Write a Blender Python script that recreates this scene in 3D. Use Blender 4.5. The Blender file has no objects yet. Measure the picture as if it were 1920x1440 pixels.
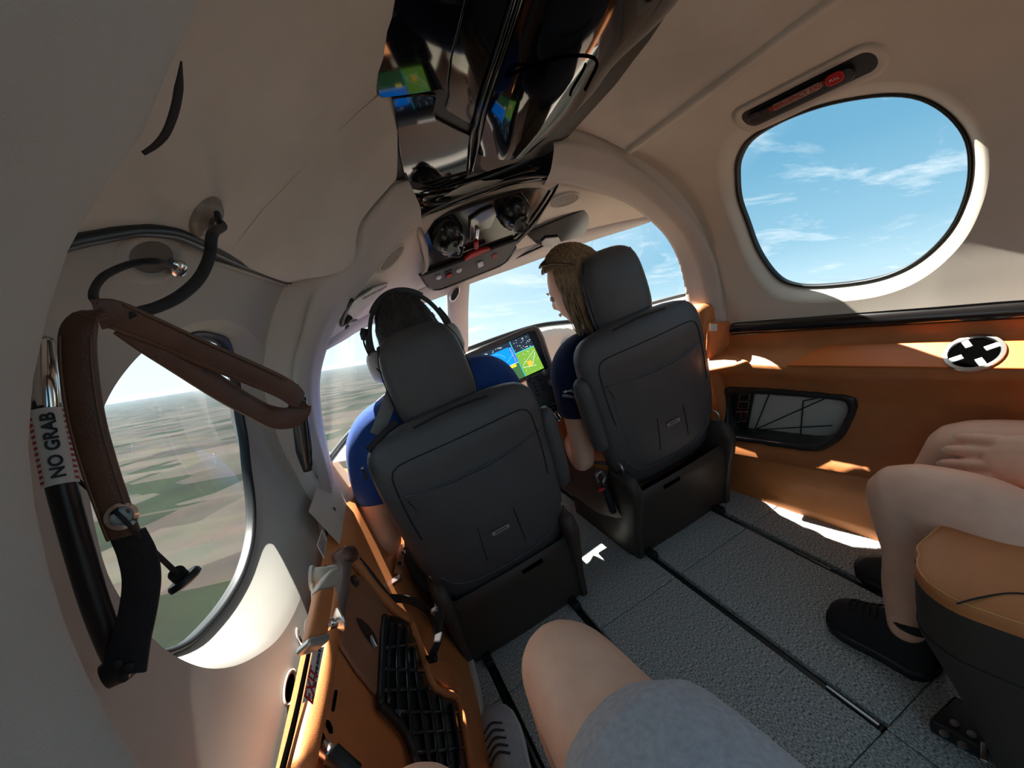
import bpy, bmesh, math, random
import numpy as np
from mathutils import Vector, Matrix
random.seed(7)
scene = bpy.context.scene
COL = scene.collection

# ------------------------------------------------------------------ camera
FPX = 813.0                                   # focal length in pixels of the 1920x1440 frame
CAM = np.array([-.443, 0.0, .95])
def _d(px, py): return np.array([px-960., 720.-py, -FPX])
_F = _d(611, 590); _F /= np.linalg.norm(_F)   # camera-space direction of the aircraft's nose (Y)
_R = _d(3224, -272); _R -= _R.dot(_F)*_F; _R /= np.linalg.norm(_R)   # aircraft right (X)
_U = np.cross(_R, _F)                         # aircraft up (Z)
cam_data = bpy.data.cameras.new('camera'); cam_data.sensor_width = 36; cam_data.lens = 36*FPX/1920
cam_data.clip_start = .01; cam_data.clip_end = 200000
cam = bpy.data.objects.new('camera', cam_data); COL.objects.link(cam)
_M = np.stack([_R, _F, _U], 0)                # rows: aircraft axes in camera space -> camera-to-aircraft rotation
mw = Matrix([list(_M[i])+[CAM[i]] for i in range(3)]+[[0, 0, 0, 1]])
cam.matrix_world = mw
scene.camera = cam

# ------------------------------------------------------------------ sky, sun, exposure
UP = Vector((.217, .107, 1)).normalized()     # the true vertical, seen from the banked, climbing aircraft
SUN = Vector((-.03, .60, .80)).normalized()   # direction towards the sun
scene.view_settings.view_transform = 'Standard'
scene.view_settings.look = 'None'
scene.view_settings.gamma = 1
scene.view_settings.use_curve_mapping = False
scene.view_settings.exposure = 2.75
scene.cycles.use_denoising = True
scene.cycles.max_bounces = 12
scene.cycles.diffuse_bounces = 8
scene.cycles.transparent_max_bounces = 24
scene.cycles.sample_clamp_indirect = 6
scene.cycles.caustics_reflective = False
scene.cycles.caustics_refractive = False
world = bpy.data.worlds.new('sky'); scene.world = world; world.use_nodes = True
def build_world():
    nt = world.node_tree; N = nt.nodes; L = nt.links; N.clear()
    out = N.new('ShaderNodeOutputWorld'); bg = N.new('ShaderNodeBackground'); L.new(bg.outputs[0], out.inputs[0])
    tc = N.new('ShaderNodeTexCoord')
    def dot(v):
        n = N.new('ShaderNodeVectorMath'); n.operation = 'DOT_PRODUCT'; n.inputs[1].default_value = v
        L.new(tc.outputs['Generated'], n.inputs[0]); return n.outputs['Value']
    el = dot(UP); su = dot(SUN)
    r = N.new('ShaderNodeValToRGB'); e = r.color_ramp.elements
    e[0].position = 0; e[0].color = (.28, .37, .42, 1); e[1].position = 1; e[1].color = (.045, .15, .26, 1)
    for p, c in ((.03, (.25, .37, .43, 1)), (.10, (.15, .28, .365, 1)), (.25, (.082, .205, .30, 1)), (.55, (.05, .155, .25, 1))):
        x = e.new(p); x.color = c
    L.new(el, r.inputs[0])
    # brighter, whiter haze around the sun
    g = N.new('ShaderNodeValToRGB'); ge = g.color_ramp.elements
    ge[0].position = .35; ge[0].color = (0, 0, 0, 1); ge[1].position = 1; ge[1].color = (1, 1, 1, 1)
    x = ge.new(.62); x.color = (.36, .36, .36, 1)
    L.new(su, g.inputs[0])
    mx = N.new('ShaderNodeMix'); mx.data_type = 'RGBA'; mx.inputs[7].default_value = (.78, .82, .85, 1)
    L.new(g.outputs[0], mx.inputs[0]); L.new(r.outputs[0], mx.inputs[6])
    # wispy cloud: noise on the direction divided by its elevation (a flat cloud layer)
    mp = N.new('ShaderNodeVectorMath'); mp.operation = 'DIVIDE'
    ad = N.new('ShaderNodeMath'); ad.operation = 'ADD'; ad.inputs[1].default_value = .16; L.new(el, ad.inputs[0])
    mxx = N.new('ShaderNodeMath'); mxx.operation = 'MAXIMUM'; mxx.inputs[1].default_value = .05; L.new(ad.outputs[0], mxx.inputs[0])
    cb = N.new('ShaderNodeCombineXYZ')
    for k in range(3): L.new(mxx.outputs[0], cb.inputs[k])
    L.new(tc.outputs['Generated'], mp.inputs[0]); L.new(cb.outputs[0], mp.inputs[1])
    sc = N.new('ShaderNodeMapping'); sc.inputs['Scale'].default_value = (.9, 1.5, .0); sc.inputs['Rotation'].default_value = (0, 0, .7)
    sc.inputs['Location'].default_value = (2.3, .4, 0)
    L.new(mp.outputs[0], sc.inputs[0])
    no = N.new('ShaderNodeTexNoise'); no.inputs['Scale'].default_value = 1.6; no.inputs['Detail'].default_value = 7
    no.inputs['Roughness'].default_value = .62; no.inputs['Distortion'].default_value = .5
    L.new(sc.outputs[0], no.inputs['Vector'])
    cr = N.new('ShaderNodeValToRGB'); ce = cr.color_ramp.elements
    ce[0].position = .53; ce[0].color = (0, 0, 0, 1); ce[1].position = .72; ce[1].color = (.75, .75, .75, 1)
    L.new(no.outputs['Fac'], cr.inputs[0])
    m2 = N.new('ShaderNodeMix'); m2.data_type = 'RGBA'; m2.inputs[7].default_value = (.45, .49, .51, 1)
    L.new(cr.outputs[0], m2.inputs[0]); L.new(mx.outputs[2], m2.inputs[6])
    L.new(m2.outputs[2], bg.inputs[0]); bg.inputs[1].default_value = .365
build_world()
sun_data = bpy.data.lights.new('sun', 'SUN'); sun_data.energy = 3.7; sun_data.angle = math.radians(.53); sun_data.color = (1, .95, .87)
sun = bpy.data.objects.new('sun', sun_data); COL.objects.link(sun)
sun.rotation_euler = (-SUN).to_track_quat('-Z', 'Y').to_euler()

# ------------------------------------------------------------------ geometry helpers
V = lambda *a: np.array(a, float)
def ray(px, py): return _M @ _d(px, py)
def PX(px, py, x): r = ray(px, py); return CAM+r*(x-CAM[0])/r[0]
def PY(px, py, y): r = ray(px, py); return CAM+r*(y-CAM[1])/r[1]
def PZ(px, py, z): r = ray(px, py); return CAM+r*(z-CAM[2])/r[2]
def PP(px, py, o, n):                         # on the plane through o with normal n
    r = ray(px, py); n = np.array(n, float); return CAM+r*((np.array(o)-CAM).dot(n)/r.dot(n))
# the cabin's side surface: half width as a function of station y and height z
ZP = np.array([-.2, 0, .3, .5, .6, .7, .8, .9, 1.0, 1.08, 1.14, 1.19, 1.23, 1.26, 1.285, 1.30, 1.306])
WP = np.array([.58, .58, .63, .68, .70, .715, .715, .70, .665, .60, .52, .42, .345, .28, .20, .10, .0])
def _smooth_profile():
    zz = np.linspace(-.2, 1.306, 400); w = np.interp(zz, ZP, WP)
    k = np.ones(15)/15; wp = np.convolve(np.pad(w, 7, 'edge'), k, 'valid'); wp[-8:] = w[-8:]
    return zz, wp
ZS, WS = _smooth_profile()
def tap(y): return 1-.18*(max(y, .3)-.3)
def hw(y, z, off=0): return (np.interp(z+.16*max(0, y-.5), ZS, WS)+off)*tap(y)
def PS(px, py, off=0):
    r = ray(px, py); r = r/np.linalg.norm(r)
    g = lambda t: abs((CAM+r*t)[0])-hw((CAM+r*t)[1], (CAM+r*t)[2], off)
    t = .02
    while t < 3 and g(t) <= 0: t += .01
    a, b = t-.01, t
    for _ in range(24):
        m = (a+b)/2
        if g(m) > 0: b = m
        else: a = m
    return CAM+r*b
def PW(px, py, w0):                           # on the tapered side wall |x| = w0*tap(y)
    r = ray(px, py); r = r/np.linalg.norm(r); s = 1 if r[0] > 0 else -1
    t = .02
    while t < 4 and s*(CAM+r*t)[0] < w0*tap((CAM+r*t)[1]): t += .004
    return CAM+r*t

def cat(P, n, closed=False):                  # Catmull-Rom through points, resampled to n by length
    P = np.array(P, float)
    if len(P) == 2 and not closed: return P[0]+(P[1]-P[0])*np.linspace(0, 1, n)[:, None]
    if closed: Q = np.vstack([P[-1], P, P[0], P[1]])
    else: Q = np.vstack([2*P[0]-P[1], P, 2*P[-1]-P[-2]])
    out = []; t = np.linspace(0, 1, 12, endpoint=False)[:, None]
    for i in range(1, len(Q)-2):
        a, b, c, d = Q[i-1:i+3]
        out.append(.5*((2*b)+(c-a)*t+(2*a-5*b+4*c-d)*t**2+(3*b-a-3*c+d)*t**3))
    out = np.vstack(out)
    out = np.vstack([out, P[0] if closed else P[-1]])
    s = np.r_[0, np.cumsum(np.linalg.norm(np.diff(out, axis=0), axis=1))]
    u = np.linspace(0, s[-1], n, endpoint=not closed)
    return np.stack([np.interp(u, s, out[:, k]) for k in range(out.shape[1])], 1)
def lin(P, n):                                # polyline resampled to n by length, corners kept soft
    P = np.array(P, float); s = np.r_[0, np.cumsum(np.linalg.norm(np.diff(P, axis=0), axis=1))]
    u = np.linspace(0, s[-1], n); return np.stack([np.interp(u, s, P[:, k]) for k in range(P.shape[1])], 1)

def obj(name, verts, faces, m=None, parent=None, smooth=True, solid=0, bevel=0, sub=0, seg=2, angle=None):
    me = bpy.data.meshes.new(name); me.from_pydata([tuple(map(float, v)) for v in verts], [], [tuple(int(i) for i in f) for f in faces]); me.update()
    return wrap(name, me, m, parent, smooth, solid, bevel, sub, seg, angle)
def wrap(name, me, m=None, parent=None, smooth=True, solid=0, bevel=0, sub=0, seg=2, angle=None):
    o = bpy.data.objects.new(name, me); COL.objects.link(o)
    if m is not None: me.materials.append(m)
    bm = bmesh.new(); bm.from_mesh(me); bmesh.ops.recalc_face_normals(bm, faces=bm.faces); bm.to_mesh(me); bm.free()
    if solid:
        s = o.modifiers.new('solid', 'SOLIDIFY'); s.thickness = abs(solid); s.offset = 1 if solid > 0 else -1
    if bevel:
        b = o.modifiers.new('bevel', 'BEVEL'); b.width = bevel; b.segments = seg; b.limit_method = 'ANGLE'; b.angle_limit = math.radians(30)
    if sub:
        s = o.modifiers.new('sub', 'SUBSURF'); s.levels = sub; s.render_levels = sub
    if smooth:
        for p in me.polygons: p.use_smooth = True
        if angle or bevel:
            try: me.set_sharp_from_angle(angle=math.radians(angle or 40))
            except Exception: pass
    if parent is not None: attach(o, parent)
    return o
def attach(o, parent):
    o.parent = parent                          # vertices are in aircraft coordinates: undo the Empty's offset
    if parent.type == 'EMPTY': o.matrix_parent_inverse = Matrix.Translation(parent.location).inverted()
def empty(name, loc=(0, 0, 0)):
    o = bpy.data.objects.new(name, None); COL.objects.link(o); o.empty_display_size = .05; o.location = loc
    return o
def tag(o, label=None, cat=None, group=None, kind=None):
    if label: o['label'] = label
    if cat: o['category'] = cat
    if group: o['group'] = group
    if kind: o['kind'] = kind
    return o
def thing(name, label, cat, group=None, loc=(0, 0, 0)): return tag(empty(name, loc), label, cat, group)
def gridf(nr, nc, closed_c=False, closed_r=False):
    f = []
    for i in range(nr if closed_r else nr-1):
        for j in range(nc if closed_c else nc-1):
            f.append((i*nc+j, i*nc+(j+1) % nc, ((i+1) % nr)*nc+(j+1) % nc, ((i+1) % nr)*nc+j))
    return f
def grid(name, rows, m, parent=None, closed=False, closed_r=False, caps=False, **k):
    rows = np.array(rows); nr, nc = rows.shape[:2]
    f = gridf(nr, nc, closed, closed_r)
    if caps and closed: f += [tuple(range(nc))[::-1], tuple((nr-1)*nc+j for j in range(nc))]
    return obj(name, rows.reshape(-1, 3), f, m, parent, **k)
def patch(name, curves, m, nu=40, nv=24, parent=None, smoothv=True, **k):
    A = np.array([cat(c, nu) for c in curves])
    B = np.array([(cat if smoothv else lin)(A[:, j], nv) for j in range(nu)]).transpose(1, 0, 2)
    return grid(name, B, m, parent, **k)
def frames(P, up=(0, 0, 1)):
    P = np.array(P); T = np.gradient(P, axis=0); T /= np.linalg.norm(T, axis=1)[:, None]+1e-12
    n = np.array(up, float)
    if abs(n.dot(T[0])) > .9: n = np.array([1., 0, 0])
    Ns = []
    for t in T:
        n = n-n.dot(t)*t; n /= np.linalg.norm(n)+1e-12; Ns.append(n.copy())
    Ns = np.array(Ns); return T, Ns, np.cross(T, Ns)
def tube(name, P, r, m, parent=None, n=10, res=None, closed=False, spline=True, up=(0, 0, 1), flat=1.0, **k):
    P = np.array(P, float)
    c = P if not spline else cat(P, res or max(8, 6*len(P)), closed)
    if not hasattr(r, '__len__'): R_ = np.full(len(c), r)
    else: R_ = np.interp(np.linspace(0, 1, len(c)), np.linspace(0, 1, len(r)), r)
    if closed:
        T = np.roll(c, -1, 0)-np.roll(c, 1, 0); T /= np.linalg.norm(T, axis=1)[:, None]
        nn = np.array(up, float); Nn = nn-(T@nn)[:, None]*T; Nn /= np.linalg.norm(Nn, axis=1)[:, None]+1e-9; B = np.cross(T, Nn)
    else: T, Nn, B = frames(c, up)
    a = np.linspace(0, 2*math.pi, n, endpoint=False)
    rows = [c[i]+R_[i]*(np.cos(a)[:, None]*Nn[i]*flat+np.sin(a)[:, None]*B[i]) for i in range(len(c))]
    return grid(name, rows, m, parent, closed=True, closed_r=closed, caps=not closed, **k)
def strip(name, P, wdir, w, th, m, parent=None, res=None, spline=True, prof=None, **k):
    # sweep a flat band: wdir = width direction (vector or one per point), th = thickness
    P = np.array(P, float); c = cat(P, res or 8*len(P)) if spline else P
    W = np.array(wdir, float)
    if W.ndim == 1: W = np.tile(W, (len(c), 1))
    else: W = cat(W, len(c)) if len(W) != len(c) else W
    T = np.gradient(c, axis=0); T /= np.linalg.norm(T, axis=1)[:, None]+1e-12
    W = W-(W*T).sum(1)[:, None]*T; W /= np.linalg.norm(W, axis=1)[:, None]+1e-12
    B = np.cross(T, W)
    ww = w if hasattr(w, '__len__') else [w]; ww = np.interp(np.linspace(0, 1, len(c)), np.linspace(0, 1, len(ww)), ww) if len(ww) > 1 else np.full(len(c), ww[0])
    e = prof or [(-.5, -.3), (-.46, -.5), (.46, -.5), (.5, -.3), (.5, .3), (.46, .5), (-.46, .5), (-.5, .3)]
    rows = [[c[i]+W[i]*a*ww[i]+B[i]*b*th for a, b in e] for i in range(len(c))]
    return grid(name, rows, m, parent, closed=True, caps=True, angle=50, **k)
def plate(name, outline, nrm, th, m, parent=None, bevel=0, smooth=True, seg=2, **k):
    # a closed outline pushed th along nrm: front face at outline+nrm*th
    O = np.array(outline, float); n = np.array(nrm, float); n /= np.linalg.norm(n); N_ = len(O)
    v = np.vstack([O, O+n*th]); f = [tuple(range(N_))[::-1], tuple(range(N_, 2*N_))]
    f += [(i, (i+1) % N_, N_+(i+1) % N_, N_+i) for i in range(N_)]
    return obj(name, v, f, m, parent, smooth=smooth, bevel=bevel, seg=seg, angle=35, **k)
def ring(name, A, B, nrm, th, m, parent=None, **k):
    # a flat band between closed loops A and B, th thick along nrm
    A = np.array(A); B = np.array(B); n = np.array(nrm, float); n /= np.linalg.norm(n)
    return grid(name, [A, A+n*th, B+n*th, B], m, parent, closed=True, closed_r=True, angle=40, **k)
def rrect(w, h, r, n=6):                      # rounded rectangle outline in 2-D
    pts = []
    for cx, cy, a0 in ((w/2-r, h/2-r, 0), (-w/2+r, h/2-r, 90), (-w/2+r, -h/2+r, 180), (w/2-r, -h/2+r, 270)):
        for i in range(n+1):
            a = math.radians(a0+90*i/n); pts.append((cx+r*math.cos(a), cy+r*math.sin(a)))
    return np.array(pts)
def on(o, ux, uy, pts2): o = np.array(o, float); return np.array([o+np.array(ux)*a+np.array(uy)*b for a, b in pts2])
def unit(v): v = np.array(v, float); return v/(np.linalg.norm(v)+1e-12)
def box(name, c, size, m, parent=None, bevel=.003, ux=(1, 0, 0), uy=(0, 1, 0), taper=1.0, seg=2, **k):
    ux = unit(ux); uy = np.array(uy, float); uy = unit(uy-uy.dot(ux)*ux); uz = np.cross(ux, uy); c = np.array(c, float); s = np.array(size)/2
    v = [c+ux*s[0]*x*(taper if z > 0 else 1)+uy*s[1]*y*(taper if z > 0 else 1)+uz*s[2]*z for x in (-1, 1) for y in (-1, 1) for z in (-1, 1)]
    f = [(0, 1, 3, 2), (4, 6, 7, 5), (0, 4, 5, 1), (2, 3, 7, 6), (0, 2, 6, 4), (1, 5, 7, 3)]
    return obj(name, v, f, m, parent, bevel=bevel, seg=seg, **k)
def lathe(name, prof, o, axis, m, parent=None, n=24, caps=True, **k):
    ax = unit(axis); a0 = np.array([1., 0, 0]) if abs(ax[0]) < .8 else np.array([0, 1., 0])
    u = unit(np.cross(ax, a0)); w = np.cross(ax, u); t = np.linspace(0, 2*math.pi, n, endpoint=False); o = np.array(o, float)
    rows = [o+ax*h+max(r, 1e-4)*(np.cos(t)[:, None]*u+np.sin(t)[:, None]*w) for r, h in prof]
    return grid(name, rows, m, parent, closed=True, caps=caps, angle=k.pop('angle', 40), **k)
def blob(name, parts, m, parent=None, voxel=.006, smooth=4, sub=0):
    # ONE continuous surface: tapered elliptical limbs overlap, then a voxel remesh fuses them
    vs, fs = [], []
    for p in parts:
        C_ = np.array([q[:3] for q in p['p']], float); R_ = np.array([q[3] for q in p['p']], float)
        nn = p.get('n', max(10, 6*len(C_)))
        c = cat(np.hstack([C_, R_[:, None]]), nn); cc, rr = c[:, :3], c[:, 3]
        T, Nn, B = frames(cc, p.get('up', (0, 0, 1))); fl = p.get('flat', 1.0)
        fl = np.interp(np.linspace(0, 1, nn), np.linspace(0, 1, len(fl)), fl) if hasattr(fl, '__len__') else np.full(nn, fl)
        a = np.linspace(0, 2*math.pi, 16, endpoint=False); b0 = len(vs); rows = []
        rows.append([cc[0]-T[0]*rr[0]*.55+.55*rr[0]*(np.cos(t)*Nn[0]*fl[0]+np.sin(t)*B[0]) for t in a])
        for i in range(nn): rows.append([cc[i]+rr[i]*(np.cos(t)*Nn[i]*fl[i]+np.sin(t)*B[i]) for t in a])
        rows.append([cc[-1]+T[-1]*rr[-1]*.55+.55*rr[-1]*(np.cos(t)*Nn[-1]*fl[-1]+np.sin(t)*B[-1]) for t in a])
        for r_ in rows: vs += list(r_)
        fs += [tuple(b0+i for i in f) for f in gridf(nn+2, 16, True)]
        fs += [tuple(b0+i for i in range(16))[::-1], tuple(b0+(nn+1)*16+i for i in range(16))]
    o = obj(name, vs, fs, m, parent)
    rm = o.modifiers.new('fuse', 'REMESH'); rm.mode = 'VOXEL'; rm.voxel_size = voxel; rm.use_smooth_shade = True
    if smooth:
        s = o.modifiers.new('soften', 'SMOOTH'); s.iterations = smooth; s.factor = .5
    return o
def text(name, s, o, ux, uy, size, m, parent=None, th=.0004, align='CENTER', bold=0):
    cu = bpy.data.curves.new(name, 'FONT'); cu.body = s; cu.size = size; cu.align_x = align; cu.align_y = 'CENTER'; cu.extrude = th; cu.offset = bold
    cu.resolution_u = 3
    t = bpy.data.objects.new(name, cu); COL.objects.link(t)
    me = bpy.data.meshes.new_from_object(t.evaluated_get(bpy.context.evaluated_depsgraph_get()))
    bpy.data.objects.remove(t); bpy.data.curves.remove(cu)
    ux = unit(ux); uy = np.array(uy, float); uy = unit(uy-uy.dot(ux)*ux); uz = np.cross(ux, uy)
    for v in me.vertices: v.co = tuple(np.array(o)+ux*v.co[0]+uy*v.co[1]+uz*v.co[2])
    me.name = name; me.materials.clear()
    return wrap(name, me, m, parent, smooth=False)

# ------------------------------------------------------------------ materials
_mats = {}
def mat(name, col, rough=.5, metal=0, var=.0, vs=8., bump=0, bs=200., col2=None, coat=0, spec=.5, sheen=0, stretch=(1, 1, 1), emit=None, detail=4, trans=0, sss=0):
    if name in _mats: return _mats[name]
    m = bpy.data.materials.new(name); m.use_nodes = True; _mats[name] = m
    nt = m.node_tree; N = nt.nodes; L = nt.links; b = N['Principled BSDF']
    b.inputs['Base Color'].default_value = (*col, 1); b.inputs['Roughness'].default_value = rough; b.inputs['Metallic'].default_value = metal
    b.inputs['Specular IOR Level'].default_value = spec; b.inputs['Coat Weight'].default_value = coat; b.inputs['Coat Roughness'].default_value = .04
    b.inputs['Sheen Weight'].default_value = sheen; b.inputs['Transmission Weight'].default_value = trans
    if sss: b.inputs['Subsurface Weight'].default_value = sss; b.inputs['Subsurface Radius'].default_value = (.012, .005, .003); b.inputs['Subsurface Scale'].default_value = .6
    if emit: b.inputs['Emission Color'].default_value = (*emit[0], 1); b.inputs['Emission Strength'].default_value = emit[1]
    tc = N.new('ShaderNodeTexCoord'); mp = N.new('ShaderNodeMapping'); mp.inputs['Scale'].default_value = stretch
    L.new(tc.outputs['Object'], mp.inputs[0])
    if var or col2:
        n = N.new('ShaderNodeTexNoise'); n.inputs['Scale'].default_value = vs; n.inputs['Detail'].default_value = detail; L.new(mp.outputs[0], n.inputs['Vector'])
        r = N.new('ShaderNodeValToRGB'); L.new(n.outputs['Fac'], r.inputs[0])
        c2 = col2 or tuple(min(1, c*(1+var)) for c in col); c1 = col if col2 else tuple(c*(1-var) for c in col)
        r.color_ramp.elements[0].position = .32; r.color_ramp.elements[0].color = (*c1, 1)
        r.color_ramp.elements[1].position = .68; r.color_ramp.elements[1].color = (*c2, 1)
        L.new(r.outputs[0], b.inputs['Base Color'])
    if bump:
        n2 = N.new('ShaderNodeTexNoise'); n2.inputs['Scale'].default_value = bs; n2.inputs['Detail'].default_value = 3; L.new(mp.outputs[0], n2.inputs['Vector'])
        bp = N.new('ShaderNodeBump'); bp.inputs['Strength'].default_value = bump; bp.inputs['Distance'].default_value = .002
        L.new(n2.outputs['Fac'], bp.inputs['Height']); L.new(bp.outputs[0], b.inputs['Normal'])
    return m
def glass(name, tint, refl=.025):
    if name in _mats: return _mats[name]
    m = bpy.data.materials.new(name); m.use_nodes = True; _mats[name] = m
    nt = m.node_tree; N = nt.nodes; L = nt.links; N.clear()
    o = N.new('ShaderNodeOutputMaterial'); t = N.new('ShaderNodeBsdfTransparent'); g = N.new('ShaderNodeBsdfGlossy'); mx = N.new('ShaderNodeMixShader')
    t.inputs[0].default_value = (*tint, 1); g.inputs['Roughness'].default_value = .02
    lf = N.new('ShaderNodeLayerWeight'); lf.inputs[0].default_value = .5
    pw = N.new('ShaderNodeMath'); pw.operation = 'POWER'; pw.inputs[1].default_value = 5; L.new(lf.outputs['Facing'], pw.inputs[0])
    lw = N.new('ShaderNodeMath'); lw.operation = 'MULTIPLY_ADD'; lw.inputs[1].default_value = .6; lw.inputs[2].default_value = refl; L.new(pw.outputs[0], lw.inputs[0])
    L.new(lw.outputs[0], mx.inputs[0]); L.new(t.outputs[0], mx.inputs[1]); L.new(g.outputs[0], mx.inputs[2]); L.new(mx.outputs[0], o.inputs[0])
    return m
M = {}
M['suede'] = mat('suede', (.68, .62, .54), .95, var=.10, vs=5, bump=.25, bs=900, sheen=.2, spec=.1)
M['suede_shaded'] = mat('suede_shaded', (.50, .465, .415), .95, var=.10, vs=5, bump=.25, bs=900, sheen=.2, spec=.1)  # same suede as the headliner, shade near the viewer put into its colour
M['suede_dark'] = mat('suede_dark', (.22, .18, .14), .95, var=.08, vs=5, spec=.1)
M['cream'] = mat('cream_panel', (.66, .585, .495), .62, var=.03, vs=10, bump=.12, bs=1400, spec=.35)
M['doorgrey'] = mat('door_panel_plastic', (.45, .44, .40), .6, var=.02, vs=6, bump=.08, bs=1400, spec=.4)
M['arch'] = mat('arch_trim', (.58, .53, .49), .7, var=.04, vs=6, spec=.3)
M['orange'] = mat('saddle_leather', (.60, .215, .07), .48, var=.07, vs=14, bump=.25, bs=700, spec=.4)
M['orange_gloss'] = mat('orange_gloss_panel', (.68, .17, .03), .38, var=.02, coat=.05, spec=.3)
M['brown'] = mat('seat_leather', (.085, .082, .085), .42, var=.06, vs=20, bump=.3, bs=650, spec=.45)
M['browntrim'] = mat('seat_base_plastic', (.055, .042, .034), .5, var=.04, spec=.4)
M['seam'] = mat('seam_thread', (.016, .014, .013), .8)
M['piping'] = mat('light_stitch', (.10, .09, .08), .6)
M['black'] = mat('black_plastic', (.012, .012, .013), .45)
M['seal'] = mat('rubber_seal', (.014, .017, .018), .35, spec=.5)
M['gloss'] = mat('gloss_black', (.004, .004, .006), .05, coat=.35, spec=.5)
M['groove'] = mat('panel_gap', (.001, .001, .001), .9, spec=0)
M['carpet'] = mat('carpet', (.05, .058, .056), .98, col2=(.72, .75, .72), vs=500, detail=3, stretch=(1, .4, 1), bump=.3, bs=1300, spec=.05, sheen=.1)
M['metal'] = mat('brushed_metal', (.62, .61, .59), .32, 1, var=.04, vs=40)
M['chrome'] = mat('chrome', (.8, .8, .8), .12, 1)
M['railmetal'] = mat('rail_metal', (.30, .30, .31), .35, .9)
M['white'] = mat('white_label', (.72, .71, .68), .5)
M['red'] = mat('red_plastic', (.55, .022, .018), .35)
M['redtext'] = mat('red_print', (.50, .03, .02), .6)
M['blacktext'] = mat('black_print', (.015, .015, .018), .6)
M['cord'] = mat('black_cord', (.012, .012, .014), .6, bump=.6, bs=900)
M['strap'] = mat('brown_strap_leather', (.12, .055, .036), .45, var=.15, vs=30, bump=.35, bs=500)
M['webbing'] = mat('black_webbing', (.008, .008, .010), .8, bump=.6, bs=900)
M['belt'] = mat('grey_webbing', (.22, .215, .205), .8, bump=.5, bs=900)
M['skin'] = mat('skin', (.95, .57, .40), .5, var=.06, vs=25, bump=.08, bs=300, sss=.08, spec=.35)
M['skin_tan'] = mat('skin_tan', (.80, .455, .30), .52, var=.08, vs=22, bump=.1, bs=350, sss=.08, spec=.35)
M['hair_dark'] = mat('hair_dark', (.012, .011, .011), .6, col2=(.06, .055, .052), vs=80, stretch=(4, 4, 1), bump=.5, bs=300)
M['hair_blonde'] = mat('hair_blonde', (.16, .095, .045), .5, col2=(.42, .29, .16), vs=60, stretch=(3, 3, .35), bump=.5, bs=240)
M['shirt_blue'] = mat('shirt_blue', (.022, .075, .30), .85, var=.08, vs=20, bump=.2, bs=900, sheen=.1, spec=.2)
M['shirt_navy'] = mat('shirt_navy', (.012, .022, .068), .85, var=.08, vs=20, bump=.2, bs=900, sheen=.1, spec=.2)
M['shorts_grey'] = mat('shorts_grey', (.50, .51, .54), .9, var=.12, vs=160, bump=.3, bs=900, sheen=.1, spec=.15)
M['shorts_khaki'] = mat('shorts_khaki', (.33, .30, .235), .9, var=.06, vs=60, bump=.3, bs=900, spec=.15)
M['shoe_black'] = mat('shoe_black', (.010, .010, .012), .7, var=.2, vs=60, bump=.4, bs=700)
M['shoe_grey'] = mat('shoe_grey', (.52, .54, .57), .8, var=.08, vs=80, bump=.5, bs=420)
M['nail'] = mat('nail', (.72, .62, .58), .25)
M['pane'] = glass('window_pane', (.97, .985, .985))
# ================================================================== THE CABIN SHELL
def polar_panel(name, side, center, inner, outer, m, nr=14, N_=150, parent=None, off=0.0):
    """side skin with a hole: rings from the inner loop (y,z) out to the outer loop (y,z), laid on the curved side surface"""
    def hit(loop, a):
        d = np.array([math.cos(a), math.sin(a)]); best = None; c = np.array(center); n = len(loop)
        for i in range(n):
            p, q = np.array(loop[i])-c, np.array(loop[(i+1) % n])-c; e = q-p
            den = d[0]*e[1]-d[1]*e[0]
            if abs(den) < 1e-12: continue
            t = (p[0]*e[1]-p[1]*e[0])/den; u = (p[0]*d[1]-p[1]*d[0])/den
            if -1e-9 <= u <= 1+1e-9 and t > 0 and (best is None or t > best): best = t
        return c+d*(best or .01)
    ang = set(np.round(np.linspace(0, 2*math.pi, N_, endpoint=False), 5))
    for p in outer: ang.add(round(math.atan2(p[1]-center[1], p[0]-center[0]) % (2*math.pi), 5))
    ang = sorted(ang); rows = []
    for k in range(nr):
        t = k/(nr-1); t = t**1.3; row = []
        for a in ang:
            q = hit(inner, a)*(1-t)+hit(outer, a)*t
            row.append((side*hw(q[0], q[1], off), q[0], q[1]))
        rows.append(row)
    return grid(name, rows, m, parent, closed=True)
def funnel(name, side, lip, pane, m, depth=.03, parent=None, n=120, k=9):
    """window reveal: a soft roll from the lip on the skin outboard to the pane"""
    A = cat(lip, n, True); B = cat(pane, n, True)
    i0 = np.argmin(((B-A[0])**2).sum(1)); B = np.roll(B, -i0, 0)
    if ((B[n//4]-A[n//4])**2).sum() > ((B[-n//4]-A[n//4])**2).sum(): B = np.roll(B[::-1], 1, 0)
    rows = []
    for i in range(k):
        t = i/(k-1); u = t; d = depth*(1-math.cos(t*math.pi/2)) if t < 1 else depth
        q = A*(1-u)+B*u
        rows.append([(side*hw(p[0], p[1], depth*(t**1.6)), p[0], p[1]) for p in q])
    return grid(name, rows, m, parent, closed=True)
def loop_on(side, yz, off): return np.array([(side*hw(p[0], p[1], off), p[0], p[1]) for p in yz])
def scale_loop(L, s, c=None):
    L = np.array(L); c = L.mean(0) if c is None else np.array(c); return c+(L-c)*s
yz = lambda p: (p[1], p[2])

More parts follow.
